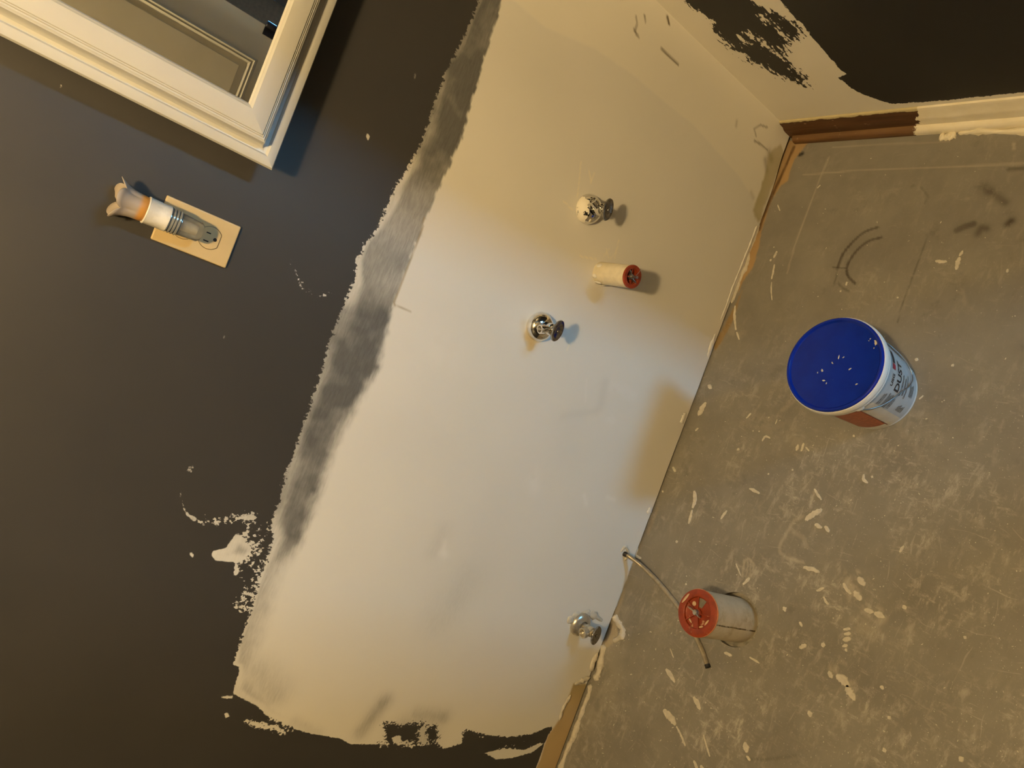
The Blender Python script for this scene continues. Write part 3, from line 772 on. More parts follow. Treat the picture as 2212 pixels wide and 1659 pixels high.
SPL = [([(1510, 895), (1516, 884), (1523, 872)], 16), ([(1613, 903), (1622, 893)], 5), ([(1661, 902)], 5), ([(1675, 916), (1679, 906)], 3), ([(1640, 932)], 4), ([(1627, 931)], 4),
       ([(1647, 952), (1653, 943), (1663, 946)], 6), ([(1595, 971)], 8), ([(1721, 972), (1724, 962)], 8), ([(1731, 974), (1736, 958)], 6), ([(1741, 966), (1748, 974)], 4),
       ([(1712, 1015)], 5), ([(1660, 1024)], 5), ([(1620, 1056), (1628, 1059), (1640, 1065)], 9), ([(1760, 1057), (1766, 1068), (1774, 1079)], 6), ([(1500, 1062), (1501, 1080), (1497, 1096)], 11),
       ([(1495, 1103), (1491, 1118), (1488, 1130)], 8), ([(1558, 1120), (1563, 1112), (1570, 1104)], 7), ([(1742, 1122), (1755, 1112), (1772, 1102)], 14), ([(1762, 1133), (1774, 1140)], 10), ([(1783, 1138), (1790, 1148)], 9),
       ([(1462, 1170)], 8), ([(1738, 1226), (1752, 1229), (1768, 1235)], 11), ([(1866, 1026), (1866, 1036), (1874, 1043)], 7), ([(1884, 1030)], 6), ([(1845, 942)], 7), ([(1823, 1262), (1829, 1273), (1838, 1282)], 9),
       ([(1780, 1290), (1784, 1300), (1790, 1305)], 6), ([(1694, 1313), (1696, 1318)], 12), ([(1823, 1360), (1836, 1358)], 6), ([(1825, 1370), (1837, 1368)], 9), ([(1823, 1382), (1836, 1380)], 10), ([(1822, 1396), (1830, 1394)], 9),
       ([(1828, 1404)], 7), ([(1729, 1399), (1740, 1394)], 10), ([(1779, 1393)], 11), ([(1765, 1276), (1780, 1270)], 6), ([(1944, 1192), (1952, 1180)], 6), ([(1440, 1447), (1448, 1458), (1457, 1472)], 12), ([(1500, 1508), (1506, 1518), (1512, 1531)], 12),
       ([(1436, 1536), (1447, 1548), (1457, 1562)], 19), ([(1462, 1570), (1472, 1590), (1480, 1610)], 6), ([(1520, 1588), (1526, 1610), (1533, 1633)], 5), ([(1610, 1608), (1613, 1622)], 16), ([(1614, 1634), (1620, 1642)], 7),
       ([(1500, 1645), (1506, 1662)], 9), ([(1515, 1655), (1520, 1665)], 10), ([(1792, 1452), (1796, 1462)], 12), ([(1810, 1462), (1822, 1470), (1832, 1480)], 18), ([(1830, 1484), (1836, 1495), (1844, 1508)], 17), ([(1748, 1538), (1751, 1546)], 12), ([(1905, 1485)], 9), ([(1921, 1550)], 7),
       ([(2085, 1377)], 7), ([(1954, 1312)], 10), ([(1911, 1620)], 9), ([(2077, 1640)], 11), ([(2022, 564), (2032, 565), (2044, 565)], 8), ([(2066, 581), (2069, 567), (2072, 558)], 10), ([(2073, 552), (2079, 543)], 6), ([(1766, 406), (1772, 400)], 4),
       ([(1672, 556), (1678, 544)], 8), ([(1665, 562)], 7), ([(1672, 534)], 4), ([(1673, 572), (1670, 588), (1667, 602)], 6), ([(1667, 610), (1666, 625), (1668, 648)], 4), ([(1816, 629)], 5), ([(1828, 616), (1829, 610)], 5), ([(1939, 643)], 5),
       ([(1680, 443), (1685, 455)], 4), ([(2176, 588), (2177, 582)], 5), ([(1588, 662), (1587, 685), (1590, 712)], 8), ([(1592, 718), (1597, 733)], 6), ([(1532, 833), (1535, 838)], 15), ([(1980, 777)], 8), ([(2058, 789)], 7), ([(1986, 862), (1994, 855)], 4),
       ([(1870, 1318), (1885, 1322)], 12), ([(1892, 1326), (1908, 1332)], 14), ([(1856, 1250), (1866, 1262)], 15), ([(1848, 1280), (1858, 1295)], 15), ([(1728, 1345), (1732, 1352)], 7), ([(1566, 1410), (1580, 1416)], 8), ([(1620, 1420), (1640, 1432)], 5),
       ([(1590, 1218), (1600, 1243)], 4), ([(1618, 1250), (1606, 1262)], 8), ([(1560, 1298)], 4), ([(1482, 1262)], 6), ([(1448, 1402), (1455, 1420)], 4), ([(1370, 1200), (1384, 1206)], 9), ([(1454, 1010), (1459, 1018)], 9), ([(1432, 1062)], 7), ([(1508, 925), (1503, 930)], 6)]
for pts, wd in SPL:
    splat(pts, wd, rnd)
mb = MB()
for i in range(330):       # the fine spatter
    if i < 170: u, v = rnd.uniform(1450, 2212), rnd.uniform(880, 1659)
    elif i < 260: u, v = rnd.uniform(1270, 1480), rnd.uniform(1330, 1659)
    else: u, v = rnd.uniform(1620, 2212), rnd.uniform(330, 900)
    if PF(u, v)[1] > -0.012 or math.hypot(PF(u, v)[0] - HX, PF(u, v)[1] - HY) < .075 or math.hypot(PF(u, v)[0] + .61, PF(u, v)[1] + .44) < .09: continue
    a = rnd.uniform(0, 6.28); L_ = rnd.choice([1, 1, 1.5, 2, 4])
    splat([(u, v), (u + L_ * math.cos(a), v + L_ * math.sin(a))], rnd.choice([1, 1, 1.2, 1.5, 2, 2.6]), rnd, mb)
sp = mb.build('fine_spatter', m_compound, floor); tag(sp, kind='stuff')

# ------------------------------------------------------------------ framed mirror cabinet
CX0, CZ0, CW, CH = -0.693, 1.1815, 0.46, 0.66
cab = empty('mirror_cabinet', (CX0, 0, CZ0), 'white framed mirror cabinet hung on the dark wall', 'cabinet')
MB().box((0.022, -0.050, 0.022), (CW - .022, -0.001, CH - .022)).build('body', m_trim, cab, bevel=.001)
fprof = [(0.001, -0.046), (0.0, -0.053), (0.002, -0.0575), (0.006, -0.0592), (0.0145, -0.0590), (0.0165, -0.0570), (0.0175, -0.0540), (0.0205, -0.0535), (0.0235, -0.0545), (0.0260, -0.0590), (0.0275, -0.0670), (0.0285, -0.0745), (0.0300, -0.0752),
         (0.0315, -0.0770), (0.0335, -0.0770), (0.0345, -0.0790), (0.0360, -0.0785), (0.0370, -0.0808), (0.039, -0.0815), (0.063, -0.0815), (0.0655, -0.0795), (0.067, -0.0790), (0.0695, -0.0760), (0.0700, -0.0740), (0.0700, -0.0480), (0.010, -0.0460)]
def frame_rail(ax):
    vs_ = []; m_ = len(fprof)
    for e in (0, 1):
        for (t_, y_) in fprof:
            if ax == 0: p = (t_ if e == 0 else CW - t_, y_, t_)
            elif ax == 1: p = (t_ if e == 0 else CW - t_, y_, CH - t_)
            elif ax == 2: p = (t_, y_, t_ if e == 0 else CH - t_)
            else: p = (CW - t_, y_, t_ if e == 0 else CH - t_)
            vs_.append(p)
    fs = [(k_, (k_ + 1) % m_, m_ + (k_ + 1) % m_, m_ + k_) for k_ in range(m_)]
    return vs_, fs
for ax, nm in ((0, 'rail'), (1, 'rail'), (2, 'stile'), (3, 'stile')):
    MB().add(*frame_rail(ax)).build(nm, m_trim, cab, smooth=28)
t = NT('mirror_silver')
t.p(Base_Color=t.mix(t.ramp(t.noise(6, 2), .3, .7), (0.80, 0.82, 0.80, 1), (0.83, 0.84, 0.83, 1)), Metallic=1.0, Roughness=0.012)
MB().box((0.069, -0.0755, 0.069), (CW - .069, -0.0560, CH - .069)).build('mirror', t.m, cab)

# ------------------------------------------------------------------ outlet plate and night light
PX, PZ = -0.8226, 1.2380
plate = empty('outlet_plate', (PX, 0, PZ), 'almond coloured outlet cover plate on the dark wall', 'outlet')
MB().box((-0.035, -0.0055, -0.057), (0.035, -0.0012, 0.057)).build('cover', m_plate, plate, bevel=0.0028, seg=3)
for s_ in (-1, 1):
    rc = MB(); vs_ = []
    for k_ in range(40):
        a = 2 * math.pi * k_ / 40; vs_.append((0.0172 * math.cos(a), max(-0.0142, min(0.0142, 0.0172 * math.sin(a)))))
    rc.add([(q[0], -0.0066, q[1]) for q in vs_] + [(q[0], -0.0040, q[1]) for q in vs_], [tuple(range(40))] + [(k_, (k_ + 1) % 40, 40 + (k_ + 1) % 40, 40 + k_) for k_ in range(40)], Matrix.Translation((0, 0, s_ * .0195)))
    r_ = rc.build('receptacle', m_plate, plate, bevel=.0006)
    sl = MB()
    sl.box((-.0075, -.0071, .0005 + s_ * .0195), (-.0055, -.0060, .0085 + s_ * .0195)); sl.box((.0055, -.0071, .0012 + s_ * .0195), (.0073, -.0060, .0078 + s_ * .0195))
    sl.lathe([(.0028, 0), (.0028, .0011)], 16, Matrix.Translation((0, -.0060, -.0075 + s_ * .0195)) @ ROTX)
    sl.build('slot', m_black, r_)
    rg = MB(); rg.tube([(q[0] * 1.03, -.0056, q[1] * 1.04 + s_ * .0195) for q in vs_ + vs_[:1]], .0004, 6, False); rg.build('seam', plain('seam_dark', (.12, .09, .05, 1), .6), plate)
nl = empty('night_light', (PX + 0.001, -0.0068, 1.2260), 'small plug-in night light with frosted flower shade on the outlet plate', 'night light')
t = NT('clear_plastic'); t.p(Base_Color=(0.93, 0.95, 0.95, 1), Roughness=0.06, IOR=1.46); t.b.inputs['Transmission Weight'].default_value = 0.92
tt_ = t.mix(t.ramp(t.noise(90, 2), .4, .6), (0.93, 0.95, 0.95, 1), (0.86, 0.88, 0.88, 1)); t.p(Base_Color=tt_)
m_clear = t.m
MB().lathe([(0.0, -.002), (.012, -.002), (.0155, .002), (.0165, .020), (.0175, .034), (.0180, .046), (.0165, .050), (0, .050)], 28, Matrix.Translation((0, -.021, .013)), sy=.85).build('body', m_clear, nl, smooth=40)
c = MB(); c.lathe([(.006, .006), (.007, .045)], 16, Matrix.Translation((0, -.021, .013))); c.box((-.011, -.006, .013), (.011, .0002, .038)); c.build('plug_core', plain('pale_plastic', (.72, .66, .52, 1), .4), nl, smooth=40)
c = MB()
for k_ in range(4):
    c.lathe([(.0165, .044 + k_ * .0045), (.0192, .0455 + k_ * .0045), (.0192, .0472 + k_ * .0045), (.0165, .0485 + k_ * .0045)], 28, Matrix.Translation((0, -.021, .0)), sy=.9, caps=False)
c.lathe([(.0165, .043), (.0165, .063)], 28, Matrix.Translation((0, -.021, 0)), sy=.9)
c.build('threaded_collar', plain('grey_clear_plastic', (.30, .31, .31, 1), .2, .3), nl, smooth=40)
c = MB(); c.lathe([(.0170, .060), (.0192, .0605), (.0195, .062), (.0190, .0735), (.0193, .0745), (.0198, .0890), (.0205, .0905), (.0200, .0920), (.0150, .0920)], 36, Matrix.Translation((0, -.021, 0)))
c.build('socket', plain('white_plastic', (.80, .77, .70, 1), .4), nl, smooth=40)
c = MB(); vs_ = []; fs = []; NN = 60; prof = [(.0165, .0915), (.0175, .096), (.0178, .101), (.0175, .106), (.0178, .112), (.0195, .118), (.0225, .123), (.0262, .127)]
for i, (r_, z_) in enumerate(prof):
    f_ = max(0, (i - 2) / (len(prof) - 3))
    for k_ in range(NN):
        a = 2 * math.pi * k_ / NN; pet = abs(math.cos(2.5 * a + .5)) ** .6
        vs_.append(((r_ + f_ * .007 * (pet - .45)) * math.cos(a), (r_ + f_ * .007 * (pet - .45)) * math.sin(a) - .021, z_ + f_ ** 2 * .011 * (pet - .3)))
for i in range(len(prof) - 1):
    for k_ in range(NN): fs.append((i * NN + k_, i * NN + (k_ + 1) % NN, (i + 1) * NN + (k_ + 1) % NN, (i + 1) * NN + k_))
c.add(vs_, fs)
t = NT('frosted_flower_glass')
sx = t.n('ShaderNodeSeparateXYZ'); t.t.links.new(t.pos(), sx.inputs[0])
cc = t.mix(t.ramp(sx.outputs[2], .098, .106), (0.70, 0.34, 0.07, 1), (0.50, 0.43, 0.37, 1))
t.p(Base_Color=cc, Roughness=.5); t.b.inputs['Transmission Weight'].default_value = .25
fl = c.build('flower_shade', t.m, nl, smooth=60); md = fl.modifiers.new('thick', 'SOLIDIFY'); md.thickness = .0012

# ------------------------------------------------------------------ stop valves
t = NT('chrome_with_paint_smear')
pos = t.pos(); sx = t.n('ShaderNodeSeparateXYZ'); t.t.links.new(pos, sx.inputs[0])
e_ = t.math('ADD', t.math('ADD', sx.outputs[2], t.math('MULTIPLY', sx.outputs[0], -.45)), t.math('MULTIPLY', t.math('SUBTRACT', t.noise(60, 3, .55, pos), .5), .030))
pf = t.ramp(e_, .0165, .0175); hole = t.ramp(t.noise(90, 3, .5, pos), .60, .62)
pf = t.math('MULTIPLY', pf, t.math('SUBTRACT', 1.0, hole))
t.p(Base_Color=t.mix(pf, (.80, .79, .77, 1), (.78, .73, .62, 1)), Metallic=t.math('SUBTRACT', 1.0, pf), Roughness=t.ramp(pf, 0, 1, .09, .5))
m_chrome_smear = t.m
m_chrome_dark_refl = plain('chrome_painted_dark_reflection', (.30, .29, .28, 1), .12, 1.0, var=.35, scale=160)  # handle chrome coloured darker to stand in for a dark reflection
m_chrome_plastered = plain('plastered_chrome', (.55, .52, .46, 1), .33, .75, var=.2, scale=70, dirt=(.60, .53, .40, 1), dirt_lo=.50, dirt_scale=60)
def stop_valve(name, loc, label, esc_mat, body_mat, tilt=0.0, esc_r=.0315, outlet_r=.0095, handle_tilt=0.0, reach=.064, dome=1.0):
    v = empty(name, loc, label, 'valve', 'angle stop valves on the patched wall')
    e = MB(); r_ = esc_r
    e.lathe([(r_, .0008), (r_ * 1.01, .0030), (r_ * .99, .0070), (r_ * .93, .0125), (r_ * .82, .0175), (r_ * .66, .0215), (r_ * .48, .0240), (.0125, .0246), (.0118, .0225), (.0118, .002)], 48, ROTX @ Matrix.Diagonal((1, 1, dome, 1)))
    e.build('escutcheon', esc_mat, v, smooth=50)
    b_ = MB()
    b_.lathe([(.0095, .002), (.0095, .0235), (.0125, .0240), (.0125, .0310), (.0100, .0315)], 6, ROTX)      # compression nut
    b_.lathe([(.0100, .028), (.0115, .034), (.0130, .040), (.0115, .0465), (.0085, .0480), (.0085, .0520), (.0060, .0525), (.0060, reach - .004)], 28, ROTX)
    b_.build('valve_body', body_mat, v, smooth=40)
    o_ = MB(); Mo = Matrix.Translation((0, -.040, 0)) @ Matrix.Rotation(tilt, 4, 'Y')
    o_.lathe([(.0085, .004), (.0085, .016), (outlet_r, .017), (outlet_r, .027), (outlet_r * .72, .0275), (outlet_r * .68, .020), (0, .020)], 28, Mo)
    o_.build('outlet', body_mat, v, smooth=40)
    h = MB(); Mh = Matrix.Translation((0, -reach, 0)) @ Matrix.Rotation(handle_tilt, 4, 'Y') @ ROTX
    h.lathe([(.004, -.006), (.0075, -.005), (.0190, -.004), (.0228, -.002), (.0235, .0005), (.0225, .0028), (.0170, .0036), (.0120, .0026), (.0045, .0028), (.0040, .0042), (0, .0046)], 48, Mh, sy=.54)
    h.build('handle', m_chrome_dark_refl, v, smooth=35)
    return v
p = PA(1268, 452); stop_valve('stop_valve', (p[0], -.0012, p[2]), 'chrome stop valve with white paint smeared over its round wall flange', m_chrome_smear, m_chrome, tilt=.3, handle_tilt=-.12)
p = PA(1163, 705); stop_valve('stop_valve', (p[0], -.0012, p[2]), 'shiny clean chrome stop valve nearest the dark wall, with its yellowish shadow painted beside it', m_chrome, m_chrome, tilt=-.35, handle_tilt=.10)
p = PA(1252, 1347); stop_valve('stop_valve', (p[0], -.0012, p[2]), 'plaster-crusted chrome stop valve low on the wall just above the floor', m_chrome_plastered, m_chrome_plastered, tilt=-.25, esc_r=.030, outlet_r=.0125, reach=.060, dome=.62)

# ------------------------------------------------------------------ wing nut helper
def wing_nut(parent, M_, s=1.0, ang=0.0, mat=m_steel, stem=.012):
    b_ = MB(); R_ = M_ @ Matrix.Rotation(ang, 4, 'Z')
    b_.lathe([(.0032 * s, 0), (.0032 * s, stem * s)], 14, R_); b_.build('bolt', mat, parent, smooth=40)
    n_ = MB(); n_.lathe([(.0068 * s, .001 * s), (.0070 * s, .004 * s), (.0050 * s, .0085 * s)], 16, R_)
    for sg in (-1, 1):
        vs_ = [(sg * .004 * s, -.0012 * s, .001 * s), (sg * .016 * s, -.0010 * s, .005 * s), (sg * .019 * s, -.0008 * s, .011 * s), (sg * .014 * s, -.0008 * s, .0125 * s), (sg * .004 * s, -.0012 * s, .008 * s)]
        v2 = [(a_[0], -a_[1], a_[2]) for a_ in vs_]
        n_.add(vs_ + v2, [(0, 1, 2, 3, 4), (5, 6, 7, 8, 9)] + [(i, (i + 1) % 5, 5 + (i + 1) % 5, 5 + i) for i in range(5)], R_)
    n_.build('wing_nut', mat, parent, smooth=35)

# ------------------------------------------------------------------ sink drain stub on the wall
XW, ZW, LW = -0.5644, 0.4471, 0.0954
dp = empty('drain_stub', (XW, 0, ZW), 'cream plastic drain stub sticking out of the wall, closed with red plug', 'pipe', 'capped drain pipes')
R1 = .0241
MB().lathe([(R1, -.012), (R1, LW - .001), (R1 - .0008, LW), (R1 - .0035, LW), (R1 - .0035, LW - .02)], 48, ROTX).build('pipe', m_pvc, dp, smooth=40)
pl = MB(); pl.lathe([(0, LW - .008), (.0100, LW - .008), (.0125, LW - .006), (.0150, LW + .001), (.0165, LW + .0015), (.0185, LW + .0015), (.0200, LW - .002), (.0232, LW + .001), (.0248, LW + .0010), (.0252, LW + .0035), (.0240, LW + .0062), (.0175, LW + .0066), (.0160, LW + .0040)], 48, ROTX, caps=False)
for a in (0.3, 1.87, 3.44, 5.0):
    pl.box((.007, -.0014, LW - .008), (.0165, .0014, LW + .0025), ROTX @ Matrix.Rotation(a, 4, 'Z'))
pl.build('plug', m_red, dp, smooth=40)
wing_nut(dp, Matrix.Translation((0, -LW + .004, 0)) @ ROTX, .95, 1.0, stem=.024)
MB().tube([(.004, -LW - .014, .000), (.014, -LW - .016, -.003), (.020, -LW - .017, -.002)], .0007, 6).build('wire', m_steel, dp)
for i, (a, l_) in enumerate([(2.2, .014), (2.9, .020), (3.6, .012), (1.2, .016), (4.4, .010)]):
    px_, pz_ = math.cos(a) * R1, math.sin(a) * R1
    c = MB(); c.lathe([(.001, 0), (.0055, .0008), (.0048, .002), (.0015, .0028), (0, .003)], 9, Matrix.Translation((px_, -.008 - i * .002, pz_)) @ Matrix.Rotation(-a + math.pi / 2, 4, 'Y') @ Matrix.Rotation(0, 4, 'X'), sx=1.0, sy=l_ / .011)
    c.build('compound_crust', m_lip, dp, smooth=60)

# ------------------------------------------------------------------ toilet drain pipe standing in the floor
QX, QY, QH, QR = HX, HY, 0.1390, 0.0478
tp = empty('toilet_drain_pipe', (QX, QY, 0), 'cream toilet drain pipe standing up from the floor, red test plug on top', 'pipe', 'capped drain pipes')
t = NT('grubby_cream_pipe')
pos = t.pos(); sx = t.n('ShaderNodeSeparateXYZ'); t.t.links.new(pos, sx.inputs[0])
n1 = t.noise(45, 5, .6, pos)
cc = t.mix(t.ramp(n1, .3, .7), (0.58, 0.50, 0.36, 1), (0.64, 0.56, 0.42, 1))
ang = t.math('ARCTAN2', sx.outputs[1], sx.outputs[0])
ln = t.ramp(t.math('ABSOLUTE', t.math('SUBTRACT', ang, t.math('ADD', -1.66, t.math('MULTIPLY', t.noise(60, 2, .5, pos), .05)))), .02, .045, 1.0, 0.0)
cc = t.mix(t.math('MULTIPLY', ln, t.ramp(t.noise(110, 3, .6, pos), .3, .5)), cc, (0.10, 0.065, 0.02, 1))
cc = t.mix(t.math('MULTIPLY', t.ramp(t.noise(28, 5, .7, pos), .50, .72), .55), cc, (0.33, 0.23, 0.09, 1))
t.p(Base_Color=cc, Roughness=.45)
MB().lathe([(QR, -.0135), (QR, QH - .006), (QR - .0010, QH - .005), (QR - .006, QH - .005), (QR - .006, QH - .03)], 64).build('pipe', t.m, tp, smooth=40)
pl = MB()
pl.lathe([(.0, QH - .0050), (.0305, QH - .0050), (.0318, QH - .0042), (.0328, QH + .0006), (.0345, QH + .0015), (.0440, QH + .0010), (QR + .0006, QH - .0005), (QR + .0012, QH - .003), (QR + .0006, QH - .0052), (QR - .003, QH - .006)], 64, caps=False)
for a in (.35, 1.25, 2.45, 3.60, 4.90):
    pl.box((.006, -.0007, QH - .005), (.0333, .0007, QH - .0006), Matrix.Rotation(a, 4, 'Z'))
pl.lathe([(.0085, QH - .005), (.0085, QH + .0004), (.0, QH + .0006)], 24)
pl.build('test_plug', m_red, tp, smooth=35)
rim = MB(); rim.lathe([(QR - .0012, QH - .0006), (QR + .0008, QH - .0010), (QR + .0016, QH - .0032), (QR + .0006, QH - .0056)], 64, caps=False)
rim.build('plug_rim', plain('worn_orange_rim', (0.58, 0.22, 0.08, 1), .5, var=.2, scale=60), tp, smooth=60)
sec = MB(); n_ = 12; a0, a1 = -.30 + .0, .32
sec.add([(.012 * math.cos(a_), .012 * math.sin(a_), QH - .0042) for a_ in np.linspace(a0, a1, n_)] + [(.0305 * math.cos(a_), .0305 * math.sin(a_), QH - .0042) for a_ in np.linspace(a0, a1, n_)], [(i, i + 1, n_ + i + 1, n_ + i) for i in range(n_ - 1)])
sec.build('grey_insert', plain('grey_insert_plastic', (.17, .155, .12, 1), .5), tp)
wing_nut(tp, Matrix.Translation((0, 0, QH + .001)), 1.0, 1.35, stem=.010)
for (r_, a_, L_, W_) in [(.026, 2.6, .014, .004), (.027, -1.9, .016, .004), (.022, .95, .010, .010), (.041, 1.2, .030, .006), (.028, 3.75, .012, .004)]:
    c = MB(); c.lathe([(1, 0), (.8, .0012), (.3, .0018), (0, .0018)], 12, Matrix.Translation((r_ * math.cos(a_), r_ * math.sin(a_), (QH + .0006 if r_ > .034 else QH - .0049))) @ Matrix.Rotation(a_ + math.pi / 2, 4, 'Z') @ Matrix.Diagonal((L_ / 2, W_ / 2, 1, 1)))
    c.build('compound_smear', plain('smear', (.55, .40, .25, 1), .8, var=.15, scale=90), tp, smooth=60)

# ------------------------------------------------------------------ supply tube lying across the floor
pw = PA(1345, 1196)
tpts = [(pw[0], 0.010, pw[2] - .004), (pw[0], -0.012, pw[2] - .010)] + [tuple(PF(u, v, z)) for u, v, z in [(1385, 1222, .022), (1415, 1250, .009), (1445, 1285, .0062), (1470, 1318, .0058), (1495, 1360, .0058), (1512, 1395, .0058), (1522, 1420, .0058), (1529, 1441, .0058)]]
tb = empty('supply_tube', tuple(PF(1470, 1318)), 'thin grey supply tube coming out of the wall and running under the red-plugged pipe', 'tube')
o3 = np.array(tb.location)
tc = [np.array(q) - o3 for q in catmull(tpts, 8)]
MB().tube([tuple(q) for q in tc], .0056, 14).build('tube', plain('grey_tubing', (.34, .29, .21, 1), .28, .35, var=.2, scale=60), tb, smooth=60)
e0 = Vector(tc[-1]); dirv = (Vector(tc[-1]) - Vector(tc[-3])).normalized()
MB().tube([e0 - dirv * .006, e0 + dirv * .0012], .0062, 14).build('cut_end', m_black, tb, smooth=60)
e0 = Vector(tc[4]); MB().tube([Vector(tc[0]), Vector(tc[4]), Vector(tc[7])], [.0066, .0066, .0060], 14).build('dark_sleeve', plain('dark_rubber', (.03, .025, .02, 1), .6), tb, smooth=60)

# ------------------------------------------------------------------ compound bucket
BX, BY, BH, BR_ = -0.6102, -0.4400, 0.1939, 0.0955
bk = empty('compound_bucket', (BX, BY, 0), 'small white joint compound bucket with blue lid and DUST lettering on the floor', 'bucket')
m_bk = plain('white_bucket_plastic', (.74, .73, .70, 1), .4, var=.03, scale=12)
def body_r(z): return .0800 + (.0895 - .0800) * z / .165
MB().lathe([(.0, .0), (.0765, .0), (.0800, .004), (body_r(.09), .09), (body_r(.160), .160), (.0915, .161), (.0920, .165), (.0905, .168), (.0905, .172), (.0930, .1725), (.0935, .176), (.0925, .180), (.0, .180)], 72).build('pail', m_bk, bk, smooth=35)
rm = MB(); rm.lathe([(.0915, .1650), (.0958, .1660), (.0968, .1700), (.0960, .1718), (.0974, .1735), (.0978, .1775), (.0975, .1865), (.0960, .1895), (.0935, .1900), (.0930, .1850)], 72, caps=False); rm.build('rim_band', m_bk, bk, smooth=50)
t = NT('blue_lid_plastic')
c0 = t.mix(t.ramp(t.noise(30, 4), .3, .7), (0.0015, 0.016, 0.27, 1), (0.002, 0.020, 0.32, 1))
c0 = t.mix(t.math('MULTIPLY', t.ramp(t.noise(40, 6, .75), .64, .80), .35), c0, (0.35, 0.40, 0.55, 1))
t.p(Base_Color=c0, Roughness=.22); t.b.inputs['Specular IOR Level'].default_value = .28
lid = MB(); lid.lathe([(.0945, .1860), (.0952, .1905), (.0945, .1935), (.0925, .1948), (.0895, .1942), (.0875, .1915), (.0862, .1905), (.0, .1905)], 72, caps=False); lid.build('lid', t.m, bk, smooth=35)
def lid_dab(px, L_, W_, a_):
    p_ = PF(px[0], px[1], .1908); c = MB()
    r2 = random.Random(int(px[0] * 7 + px[1]))
    vs_ = []
    for k_ in range(14):
        aa = 2 * math.pi * k_ / 14; q_ = .4 + .6 * r2.random()
        vs_.append((math.cos(aa) * L_ / 2 * q_, math.sin(aa) * W_ / 2 * q_, 0))
    c.add([(v_[0], v_[1], .0001) for v_ in vs_] + [(v_[0] * .7, v_[1] * .7, .0011) for v_ in vs_], [(k_, (k_ + 1) % 14, 14 + (k_ + 1) % 14, 14 + k_) for k_ in range(14)] + [tuple(range(14, 28))],
          Matrix.Translation((p_[0] - BX, p_[1] - BY, .1905)) @ Matrix.Rotation(a_, 4, 'Z'))
    c.build('compound_dab', m_compound, bk, smooth=60)
for px, L_, W_, a_ in [((1892, 741), .014, .011, .5), ((1880, 732), .004, .003, 0), ((1877, 736), .003, .002, 1), ((1812, 771), .012, .003, .1), ((1822, 772), .006, .003, -.6), ((1798, 784), .007, .003, .8), ((1776, 800), .008, .005, .7),
                      ((1766, 805), .005, .003, .3), ((1779, 822), .004, .009, .2), ((1785, 828), .005, .003, 0), ((1836, 797), .009, .003, -.6), ((1850, 830), .006, .003, -.7), ((1888, 752), .004, .002, 0)]:
    lid_dab(px, L_, W_, a_)
def curved_patch(name, a0, a1, z0, z1, mat, off=.0005, parent=None, skew=0.0, n=16):
    vs_ = []; fs = []
    for i in range(n + 1):
        for z_, o_ in ((z0, 0), (z1, 1)):
            a = math.radians(a0 + (a1 - a0) * i / n) + (math.radians(skew) if o_ else 0); r_ = body_r(z_) + off
            vs_.append((r_ * math.cos(a), r_ * math.sin(a), z_))
    for i in range(n): fs.append((2 * i, 2 * i + 2, 2 * i + 3, 2 * i + 1))
    c = MB(); c.add(vs_, fs); o = c.build(name, mat, parent or bk, smooth=80)
    return o
m_ink = plain('black_print', (.02, .02, .025, 1), .5); m_ginkt = plain('grey_print', (.20, .20, .20, 1), .5, var=.5, scale=260); m_red_ink = plain('red_print', (.35, .015, .04, 1), .5)
m_blueg = plain('blue_grey_label', (.44, .45, .46, 1), .45, var=.05, scale=40); m_orange = plain('orange_panel_print', (.42, .13, .06, 1), .5, var=.18, scale=150); m_beige = plain('beige_panel_print', (.62, .56, .46, 1), .5, var=.05, scale=40)
lab = curved_patch('label', -124, -20, .012, .156, m_blueg, .0004, n=40)
curved_patch('back_panel', -178, -140, .030, .150, m_orange, .0006, n=20)
curved_patch('side_panel', -139, -122, .012, .150, m_beige, .0005, n=12)
curved_patch('panel_line', -140.4, -139.2, .020, .150, plain('dark_red_line', (.20, .05, .03, 1), .5), .0008, n=4)
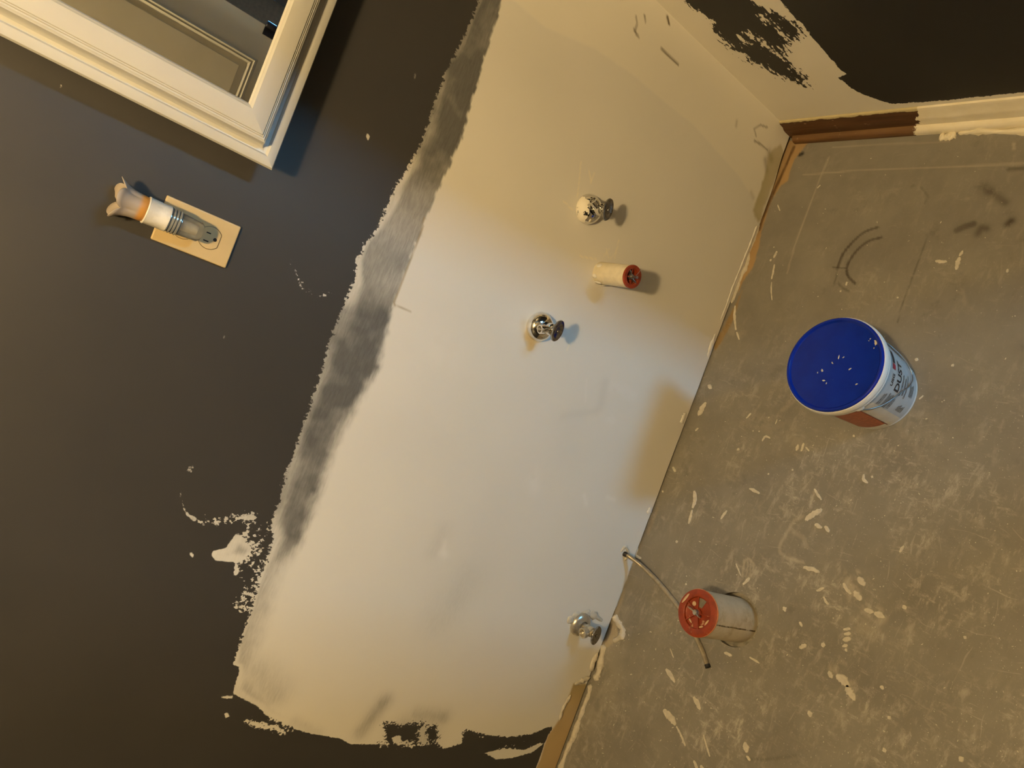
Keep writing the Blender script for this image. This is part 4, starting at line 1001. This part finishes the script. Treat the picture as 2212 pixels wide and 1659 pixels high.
def print_text(txt, a_start, z_base, height, mat, name, squash=1.0):
    cu = bpy.data.curves.new(name, 'FONT'); cu.body = txt; cu.size = 1.0; cu.resolution_u = 3
    try: cu.offset = .03
    except Exception: pass
    ob = bpy.data.objects.new(name + '_src', cu); COL.objects.link(ob)
    bpy.context.view_layer.update()
    dg = bpy.context.evaluated_depsgraph_get(); m0 = ob.evaluated_get(dg).to_mesh()
    bm = bmesh.new(); bm.from_mesh(m0); ob.evaluated_get(dg).to_mesh_clear()
    bpy.data.objects.remove(ob); bpy.data.curves.remove(cu)
    s_ = height / .70
    bmesh.ops.triangulate(bm, faces=bm.faces)
    bmesh.ops.subdivide_edges(bm, edges=[e for e in bm.edges if e.calc_length() > .25], cuts=3)
    for v_ in bm.verts:
        z_ = z_base + v_.co.y * s_; r_ = body_r(z_) + .0011
        a = math.radians(a_start) + v_.co.x * s_ * squash / r_
        v_.co = (r_ * math.cos(a), r_ * math.sin(a), z_)
    me_ = bpy.data.meshes.new(name); bm.to_mesh(me_); bm.free(); me_.materials.append(mat)
    o = bpy.data.objects.new(name, me_); link(o, lab); return o
print_text('DUST', -97, .094, .0185, m_ink, 'lettering', .92)
print_text('USG', -94, .126, .0090, m_ink, 'lettering', 1.0)
# red emblem and small printed blocks
curved_patch('emblem', -73, -66, .126, .140, m_red_ink, .0011, lab, n=5)
curved_patch('emblem', -65, -48, .127, .138, m_ink, .0011, lab, n=8)
for a0, a1, z0, z1 in [(-121, -104, .126, .138), (-121, -101, .100, .120), (-120, -104, .086, .097), (-116, -106, .034, .060), (-98, -70, .080, .087), (-96, -72, .068, .075), (-98, -66, .058, .064), (-92, -74, .028, .046)]:
    nr = max(2, int((z1 - z0) / .0042)); dz_ = (z1 - z0) / nr
    for i in range(nr): curved_patch('text_line', a0, a1 - (i % 3) * 1.5, z0 + i * dz_, z0 + i * dz_ + dz_ * .72, m_ginkt, .0011, lab, n=8)
# wire bail and its ear
def cylp(a, z, off=.004): return ((body_r(z) + off) * math.cos(math.radians(a)), (body_r(z) + off) * math.sin(math.radians(a)), z)
bp = catmull([cylp(-136, .160, .0055), cylp(-130, .138), cylp(-118, .118), cylp(-106, .104), cylp(-92, .085), cylp(-80, .060), cylp(-66, .044), cylp(-52, .050), cylp(-35, .075), cylp(-10, .110), cylp(20, .140), cylp(44, .160, .0055)], 6)
MB().tube([tuple(q) for q in bp], .0013, 8).build('bail_handle', plain('bail_wire', (.26, .27, .28, 1), .35, .7), bk, smooth=60)
for a_ in (-136, 44):
    e = MB(); c_ = cylp(a_, .163, .0); e.lathe([(.0085, -.002), (.0085, .0045), (.0060, .0062), (.0022, .0066), (0, .0066)], 20, Matrix.Translation(c_) @ Matrix.Rotation(math.radians(a_), 4, 'Z') @ Matrix.Rotation(math.radians(90), 4, 'Y'))
    e.build('bail_ear', m_bk, bk, smooth=40)
